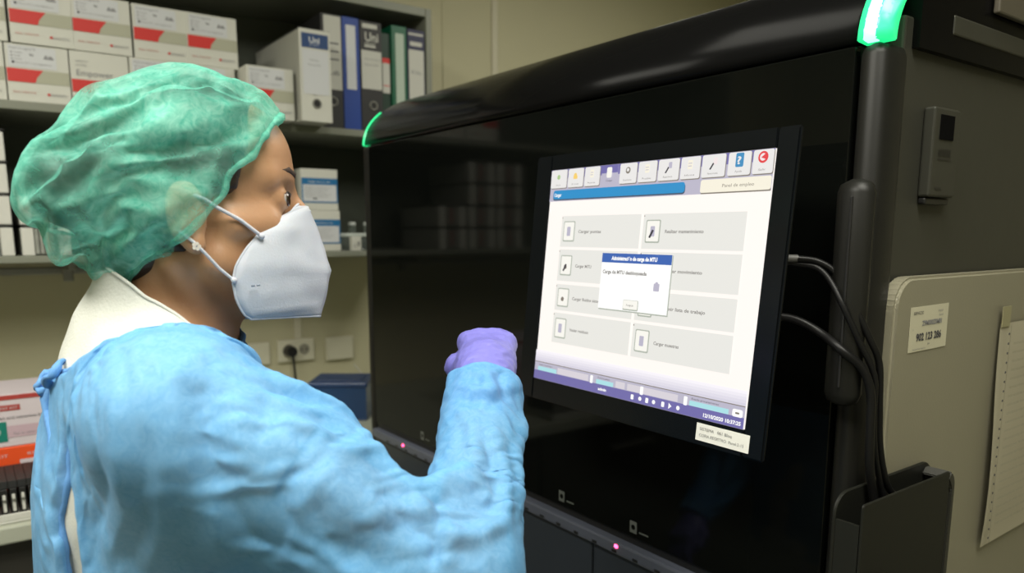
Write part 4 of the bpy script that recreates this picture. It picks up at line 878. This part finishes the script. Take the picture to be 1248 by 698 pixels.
# shirt
shp = [('u', .03, cap_(HW((-.034, 0, -.050)), N0, .0600, .070)), ('u', .03, cap_(N0+[-.012, 0, -.004], S, .060, .057)), ('u', .03, cap_(N0+[-.012, 0, -.004], S2, .060, .057)), ('u', .04, be((.150, .775, 1.235), (.108, .158, .173))), ('u', .05, be((.155, .775, 1.03), (.100, .135, .17))), ('u', .05, be((.155, .775, .88), (.112, .167, .15))), ('u', .03, cap_(S, S*.5+El*.5, .056, .054)), ('u', .03, cap_(S2, S2*.5+E2*.5, .056, .054))]
V, Q = skin(shp, (-.02, .40, .70), (.36, 1.10, 1.48), .006)
aR = nrm(El-S); aL = nrm(E2-S2)
def shcut(P):
    p = (P-H0)@HR; return (p[:, 2] > -.050-(p[:, 0]+.056)*1.02) & (p[:, 2] > -.115) | (((P-S)@aR > .10) & (P[:, 1] < .62)) | (((P-S2)@aL > .12) & (P[:, 1] > .93)) | (P[:, 2] < .80)
V, Q = cut(V, Q, shcut); V = drape(V, Q, 1.03, 30, None, seed=.004, wl=14, sm=.15, pin=bverts(Q, len(V)), off=8.)
sh = npmesh('shirt', V-PO, Q, M_shirt, PE, label='white cotton top with a collar'); sh.modifiers.new('s', 'SUBSURF').render_levels = 1
hem('collar_edge', V, Q, M_shirt, .0018, sel=lambda c: c[2] > 1.36, parent=sh)
# trousers and shoes
trp = [('u', .04, be((.155, .775, .86), (.115, .170, .13))), ('u', .03, cap_((.15, .70, .80), (.15, .685, .10), .085, .055)), ('u', .03, cap_((.16, .86, .80), (.17, .875, .10), .085, .055))]
V, Q = skin(trp, (-.02, .52, .02), (.34, 1.05, 1.02), .009); V, Q = cut(V, Q, lambda P: (P[:, 2] < .07) | (P[:, 2] > .95))
npmesh('trousers', V-PO, Q, M_shirt, PE)
for yy, xx in ((.685, .15), (.875, .17)):
    V, Q = skin([('u', .03, cap_((xx-.03, yy, .045), (xx+.13, yy-.015, .032), .043, .034)), ('u', .03, cap_((xx, yy, .05), (xx, yy, .12), .04, .038))], (xx-.12, yy-.1, -.01), (xx+.22, yy+.1, .2), .006)
    V[:, 2] = np.maximum(V[:, 2], .001); npmesh('shoe', V-PO, Q, M_rackw, PE)
# gloves
gl = [('u', .01, cap_(Wr-nrm(Wr-El)*.05, Wr+hF*.016, .0315, .0300))]+rh(.0022)
V, Q = skin(gl, (.33, .50, 1.27), (.60, .80, 1.52), .0022, smooth=1); Vw = (V-Wr)@hF
wr = np.array([noise.noise(Vector((p@hF*260, p@hL*60, p@hN*60))) for p in V]); V = V+normals(V, Q)*(wr*.0012*np.clip(1-np.abs(Vw-.02)/.05, 0, 1))[:, None]
V = crumple(V, Q, ((55., .0011*np.ones(len(V))), (120., .0005*np.ones(len(V)))), 2.2)
npmesh('glove', V-PO, Q, M_glove, PE, label='violet nitrile glove on the raised fist')
fl = nrm(W2-E2); V, Q = skin([('u', .01, cap_(W2-fl*.05, W2, .030, .0262))]+lh(.0016), (.25, .80, .76), (.62, 1.08, 1.02), .003, smooth=1)
npmesh('glove', V-PO, Q, M_glove, PE, label='violet nitrile glove on the lowered hand')
# gown
FOLDS = [(-0.0025,0.005,[(136,609,1417),(145,580,1403),(154,569,1392),(167,562,1383),(180,531,1364),(188,512,1358),(198,501,1351)]),
 (-0.011,0.02,[(135,568,1394),(133,554,1374),(129,537,1348),(130,529,1334),(130,525,1316)]),(0.005,0.018,[(120,577,1401),(119,558,1375),(116,548,1353),(114,540,1330)]),(0.005,0.02,[(149,559,1383),(149,535,1357),(148,516,1334)]),
 (-0.007,0.008,[(184,502,1349),(168,496,1328),(158,499,1298),(158,518,1257)]),
 (-0.014,0.028,[(140,518,1327),(144,513,1298),(149,513,1279),(155,520,1259)]),(0.006,0.02,[(124,533,1307),(133,546,1277),(159,604,1225)]),
 (-0.007,0.014,[(172,566,1385),(202,555,1371),(220,523,1362),(234,509,1351)]),(0.004,0.012,[(180,551,1373),(194,519,1363),(207,505,1355)]),
 (-0.0035,0.006,[(198,499,1348),(225,510,1354),(267,555,1343)]),(0.01,0.026,[(184,493,1335),(194,486,1325),(203,480,1312),(224,477,1280)]),
 (-0.007,0.009,[(211,493,1340),(221,487,1325),(238,486,1306),(253,467,1285),(270,455,1275)]),(0.006,0.014,[(200,493,1340),(221,484,1316),(234,483,1299),(242,472,1287)]),
 (-0.006,0.012,[(236,507,1348),(242,496,1332),(249,492,1313),(261,468,1289)]),(0.006,0.01,[(267,555,1343),(255,510,1336),(257,499,1318),(263,485,1306),(265,468,1290)]),(0.009,0.009,[(284,503,1308),(310,490,1306),(333,468,1295)]),
 (-0.006,0.009,[(283,480,1301),(304,475,1299),(320,458,1287)]),(0.006,0.008,[(258,484,1306),(270,463,1286),(283,450,1280),(297,440,1273)]),
 (-0.008,0.007,[(280,478,1301),(270,459,1281),(257,449,1258)]),(0.006,0.009,[(278,456,1284),(270,451,1270),(266,444,1258)]),(0.006,0.01,[(347,537,1346),(335,510,1326),(309,498,1309)]),
 (-0.004,0.01,[(342,546,1347),(324,515,1322)]),(0.007,0.01,[(365,523,1338),(360,504,1321),(357,484,1304),(339,461,1288),(329,445,1267)]),
 (-0.006,0.009,[(360,504,1321),(343,477,1303),(321,455,1285)]),(0.008,0.007,[(325,469,1295),(338,462,1290),(321,448,1278),(295,441,1275)]),(0.006,0.009,[(261,462,1281),(287,447,1279),(321,452,1283)]),
 (-0.005,0.007,[(353,564,1358),(366,539,1351),(431,569,1347)]),
 (-0.004,0.006,[(376,574,1375),(365,545,1354)]),
 (-0.004,0.006,[(407,568,1374),(395,546,1352)]),(0.004,0.006,[(392,569,1376),(379,544,1356)]),(0.005,0.01,[(359,570,1361),(379,547,1358),(434,575,1356)]),(0.006,0.009,[(421,560,1333),(400,532,1315),(376,503,1306),(370,486,1289),(357,463,1277)]),
 (-0.006,0.01,[(351,518,1334),(342,493,1315),(322,477,1302)]),(0.004,0.016,[(88,589,1392),(84,579,1376),(81,576,1357),(80,574,1343),(80,578,1321),(82,594,1293),(85,637,1257),(84,636,1235)]),
 (-0.006,0.014,[(74,610,1385),(71,594,1366),(69,594,1348),(70,600,1325),(68,612,1303),(71,654,1271),(70,653,1253),(68,654,1230)]),(0.004,0.018,[(110,584,1403),(106,567,1383),(103,561,1363),(101,554,1344),(100,553,1322),(100,568,1299),(107,610,1260),(108,620,1235)]),
 (-0.004,0.014,[(98,578,1392),(93,569,1372),(93,564,1353),(90,562,1330),(90,571,1312),(93,588,1287),(97,627,1253),(97,627,1235)]),
 (-0.003,0.006,[(88,652,1402),(79,596,1386)]),
 (-0.003,0.006,[(98,633,1411),(92,593,1399),(90,576,1380)]),
 (-0.003,0.006,[(109,609,1414),(105,574,1392)]),(0.003,0.008,[(75,697,1387),(70,645,1374),(64,621,1358)]),
 (-0.005,0.012,[(184,484,1316),(192,481,1284),(213,486,1256)]),
 (-0.004,0.01,[(168,491,1310),(171,489,1288),(178,501,1259)]),(0.005,0.012,[(219,481,1303),(229,478,1285),(235,466,1273),(242,457,1258)]),
 (-0.006,0.01,[(236,475,1288),(235,466,1273),(240,459,1259)]),(0.004,0.012,[(115,570,1392),(135,580,1404),(173,621,1403)]),
 (-0.003,0.008,[(151,595,1409),(174,583,1394),(202,591,1376)]),(0.004,0.01,[(166,623,1408),(189,635,1397),(202,617,1391),(214,568,1372)]),
 (-0.008,0.01,[(215,617,1389),(223,609,1372),(216,564,1370)])]
fR = nrm(Wr-El); mid = S*.56+El*.44
fl = nrm(W2-E2)
gp = [('u', .04, cap_(N0+[-.008, 0, -.014], S+[0, 0, -.016], .062, .060)), ('u', .04, cap_(N0+[-.008, 0, -.014], S2+[0, 0, -.012], .062, .062)), ('u', .05, be((.162, .775, 1.230), (.110, .168, .185))), ('u', .06, be((.168, .775, .98), (.108, .165, .30))), ('u', .06, be((.162, .775, .70), (.130, .185, .34))),
 ('u', .03, cap_(S+[0, 0, -.016], mid+[0, 0, -.010], .056, .066)), ('u', .02, cap_([.165, .668, 1.378], [.206, .628, 1.374], .030, .026)), ('u', .012, cap_(mid+[0, 0, -.035], El+[-.008, .0, -.040], .040, .046)), ('u', .014, cap_(El+[.018, -.006, -.010], El*.4+Wr*.6+[.005, -.004, 0], .0395, .0345)), ('u', .012, cap_(El*.4+Wr*.6+[.005, -.004, 0], Wr-fR*.040+[.002, -.001, 0], .0345, .0360)), ('u', .008, cap_(Wr-fR*.030, Wr+fR*.03, .0325, .030)), ('u', .02, cap_(S+[.01, -.01, -.05], El+[-.03, -.005, -.065], .050, .055)),
 ('u', .03, cap_(S2, E2, .068, .062)), ('u', .02, cap_(E2, W2, .058, .034))]
GH = .0068
V, Q = skin(gp, (-.06, .34, .48), (.56, 1.14, 1.50), GH)
def slit(P):
    z = P[:, 2]; yc = np.interp(z, [.5, 1.0, 1.226, 1.263, 1.29, 1.316, 1.36], [.68, .68, .683, .688, .690, .694, .700]); w = np.interp(z, [.5, 1.0, 1.20, 1.235, 1.26, 1.29, 1.325, 1.352], [.03, .018, .010, .014, .014, .009, .007, .0]); return (np.abs(P[:, 1]-yc) < w) & (P[:, 0] < .12) & (z < 1.350)
def gcut(P):
    nk = (((P[:, 0]-.143)/.078)**2+((P[:, 1]-.775)/.112)**2 < 1) & (P[:, 2] > 1.33)
    return nk | slit(P) | (((P-Wr)@fR > -.016) & (np.linalg.norm(P-Wr, axis=1) < .1)) | (((P-W2)@fl > 0) & (np.linalg.norm(P-W2, axis=1) < .1)) | (P[:, 2] < .52)
V, Q = cut(V, Q, gcut); pin = bverts(Q, len(V))
def gwt(P):
    tf = np.clip((P-El)@fR/np.linalg.norm(Wr-El), 0, 1.2); fo = np.exp(-(np.linalg.norm(P-El-np.outer(tf*np.linalg.norm(Wr-El), fR), axis=1)/.08)**4)
    tu = np.clip((P-S)@aR/np.linalg.norm(El-S), 0, 1); up = np.exp(-(np.linalg.norm(P-S-np.outer(tu*np.linalg.norm(El-S), aR), axis=1)/.095)**4)*np.clip(tu*2, 0, 1); return np.clip(np.maximum(fo, up*.8), 0, 1)
bp_ = [('u', .03, cap_(N0+[-.012, 0, -.004], S, .060, .057)), ('u', .03, cap_(N0+[-.012, 0, -.004], S2, .060, .057)), ('u', .04, be((.150, .775, 1.235), (.110, .160, .175))), ('u', .03, cap_(S, S*.5+El*.5, .056, .054)), ('u', .02, cap_(S*.5+El*.5, El, .04, .038)), ('u', .014, cap_(El, Wr, .035, .028))]
V = ridge_folds(V, Q, FOLDS)
w_ = gwt(V)*(1-.9*np.exp(-(np.linalg.norm(V-[.285, .523, 1.302], axis=1)/.05)**2)); V = crumple(V, Q, ((16., np.where(pin, 0, .002+.002*w_)), (34., np.where(pin, 0, .0004+.0006*w_))), 3.1)
BV, BQ = skin(bp_, (-.06, .34, .48), (.56, 1.14, 1.50), .012)
V = simulate(V, Q, pin, BV, BQ, w_, -.02, -.20, 42, bend=4.0, grav=.9)
V, Q = refine(V, Q)
V = ridge_folds(V, Q, [(a*.8, w*.75, p) for a, w, p in FOLDS]+[(-.024, .017, [(255, 545, 1340), (267, 537, 1334), (283, 525, 1327), (303, 521, 1325)])])
w_ = gwt(V); e_ = np.where(bverts(Q, len(V)), 0, 1.)
V = crumple(V, Q, ((20., e_*(.0007+.0009*w_)), (42., e_*(.0002+.0004*w_))), 6.4)
V = pusher(shp, .0015)(V)
for _ in range(3): V = pusher(bodyp, .0025)(V); V = np.where(e_[:, None] > 0, lap(V, Q, .15), V)
gw = npmesh('gown', V-PO, Q, M_gown, PE, label='light blue non-woven isolation gown open at the back')
gw.modifiers.new('s', 'SUBSURF').render_levels = 1; gw.modifiers[-1].levels = 1
hem('gown_binding', V, Q, M_gownd, .0030, parent=gw, wav=.5)
q = MB(); rg = random.Random(4); K = Vector(np.array([.064, .765, 1.374])-PO)
for k in range(5):
    a = rg.uniform(0, 6.28); s_ = rg.uniform(.012, .020); d = Vector((math.cos(a)*.4-.5, math.sin(a)*.8-.3, rg.uniform(-.6, .5))).normalized(); e = d.orthogonal().normalized()
    P_ = [K+d*s_*(1-math.cos(t_))*.8+e*s_*.6*math.sin(t_)+Vector((0, 0, .003*math.sin(3*t_+k))) for t_ in [2*math.pi*i/18 for i in range(19)]]
    q.tube(P_, .003, M_gownd, 8, radii=[.0032+.0014*math.sin(i*1.3+k) for i in range(19)])
for k in range(2): q.tube([K+Vector((-.004*k, .004*k, 0)), K+Vector((-.012, -.006+.01*k, -.02)), K+Vector((-.012, -.012-.02*k, -.045)), K+Vector((-.016, -.02-.02*k, -.075))], .003, M_gownd, 8, radii=[.005, .0042, .0036, .0030])
part('tie_knot', q, gw, 'darker blue bunched neck tie')
# ================================================================== light and camera
def area(name, loc, size, power, col, aim, shape='RECTANGLE'):
    l = bpy.data.lights.new(name, 'AREA'); l.shape = shape; l.size = size[0]; l.size_y = size[1]; l.energy = power; l.color = col
    o = bpy.data.objects.new(name, l); COL.objects.link(o); o.location = loc; o.rotation_euler = (Vector(aim)-Vector(loc)).to_track_quat('-Z', 'Y').to_euler(); return o
M_fix = mat('fixture_white', (.6, .6, .58), .5)
for k, (x, y, lab, pw) in enumerate(((.25, -.25, 'white ceiling light fixture above the camera side of the room', 36), (-.7, .7, 'white ceiling light fixture over the bench side of the room', 44), (1.9, 1.0, 'white ceiling light fixture over the far right behind the analyzer', 16))):
    t = thing('ceiling_light', lab, 'ceiling light', (x, y, ZT), 0, 'ceiling lights')
    q = MB(); q.box((-.32, -.62, -.05), (.32, -.585, 0), M_fix); q.box((-.32, .585, -.05), (.32, .62, 0), M_fix); q.box((-.32, -.5845, -.05), (-.285, .5845, 0), M_fix); q.box((.285, -.5845, -.05), (.32, .5845, 0), M_fix); part('frame', q, t)
    q = MB(); q.box((-.284, -.584, -.012), (.284, .584, -.002), mat('diffuser_%d' % k, (.8, .8, .78), .5, emit=(1, .98, .88), estr=1.5)); part('diffuser', q, t)
    area('ceiling_lamp', (x, y, ZT-.03), (.56, 1.15), pw, (1, .97, .86), (x, y, 0))
w = bpy.data.worlds.new('W'); SC.world = w; w.use_nodes = True; w.node_tree.nodes['Background'].inputs[0].default_value = (.8, .85, .8, 1); w.node_tree.nodes['Background'].inputs[1].default_value = .05
cd = bpy.data.cameras.new('camera'); co = bpy.data.objects.new('camera', cd); COL.objects.link(co); SC.camera = co
cd.sensor_width = 36; cd.lens = 917/1248*36; cd.shift_y = 80/1248; cd.clip_start = .02
co.location = (0, 0, 1.5); co.rotation_euler = (R(90-9.09), 0, R(-36.27))
cd.dof.use_dof = True; cd.dof.focus_distance = .80; cd.dof.aperture_fstop = 5.0
SC.view_settings.view_transform = 'Standard'; SC.view_settings.look = 'None'; SC.view_settings.exposure = 0; SC.view_settings.gamma = 1; SC.view_settings.use_curve_mapping = False
for o_ in SC.objects:
    if o_.type == 'MESH' and o_.parent is None and 'label' not in o_ and 'kind' not in o_: print('UNLABELLED', o_.name)
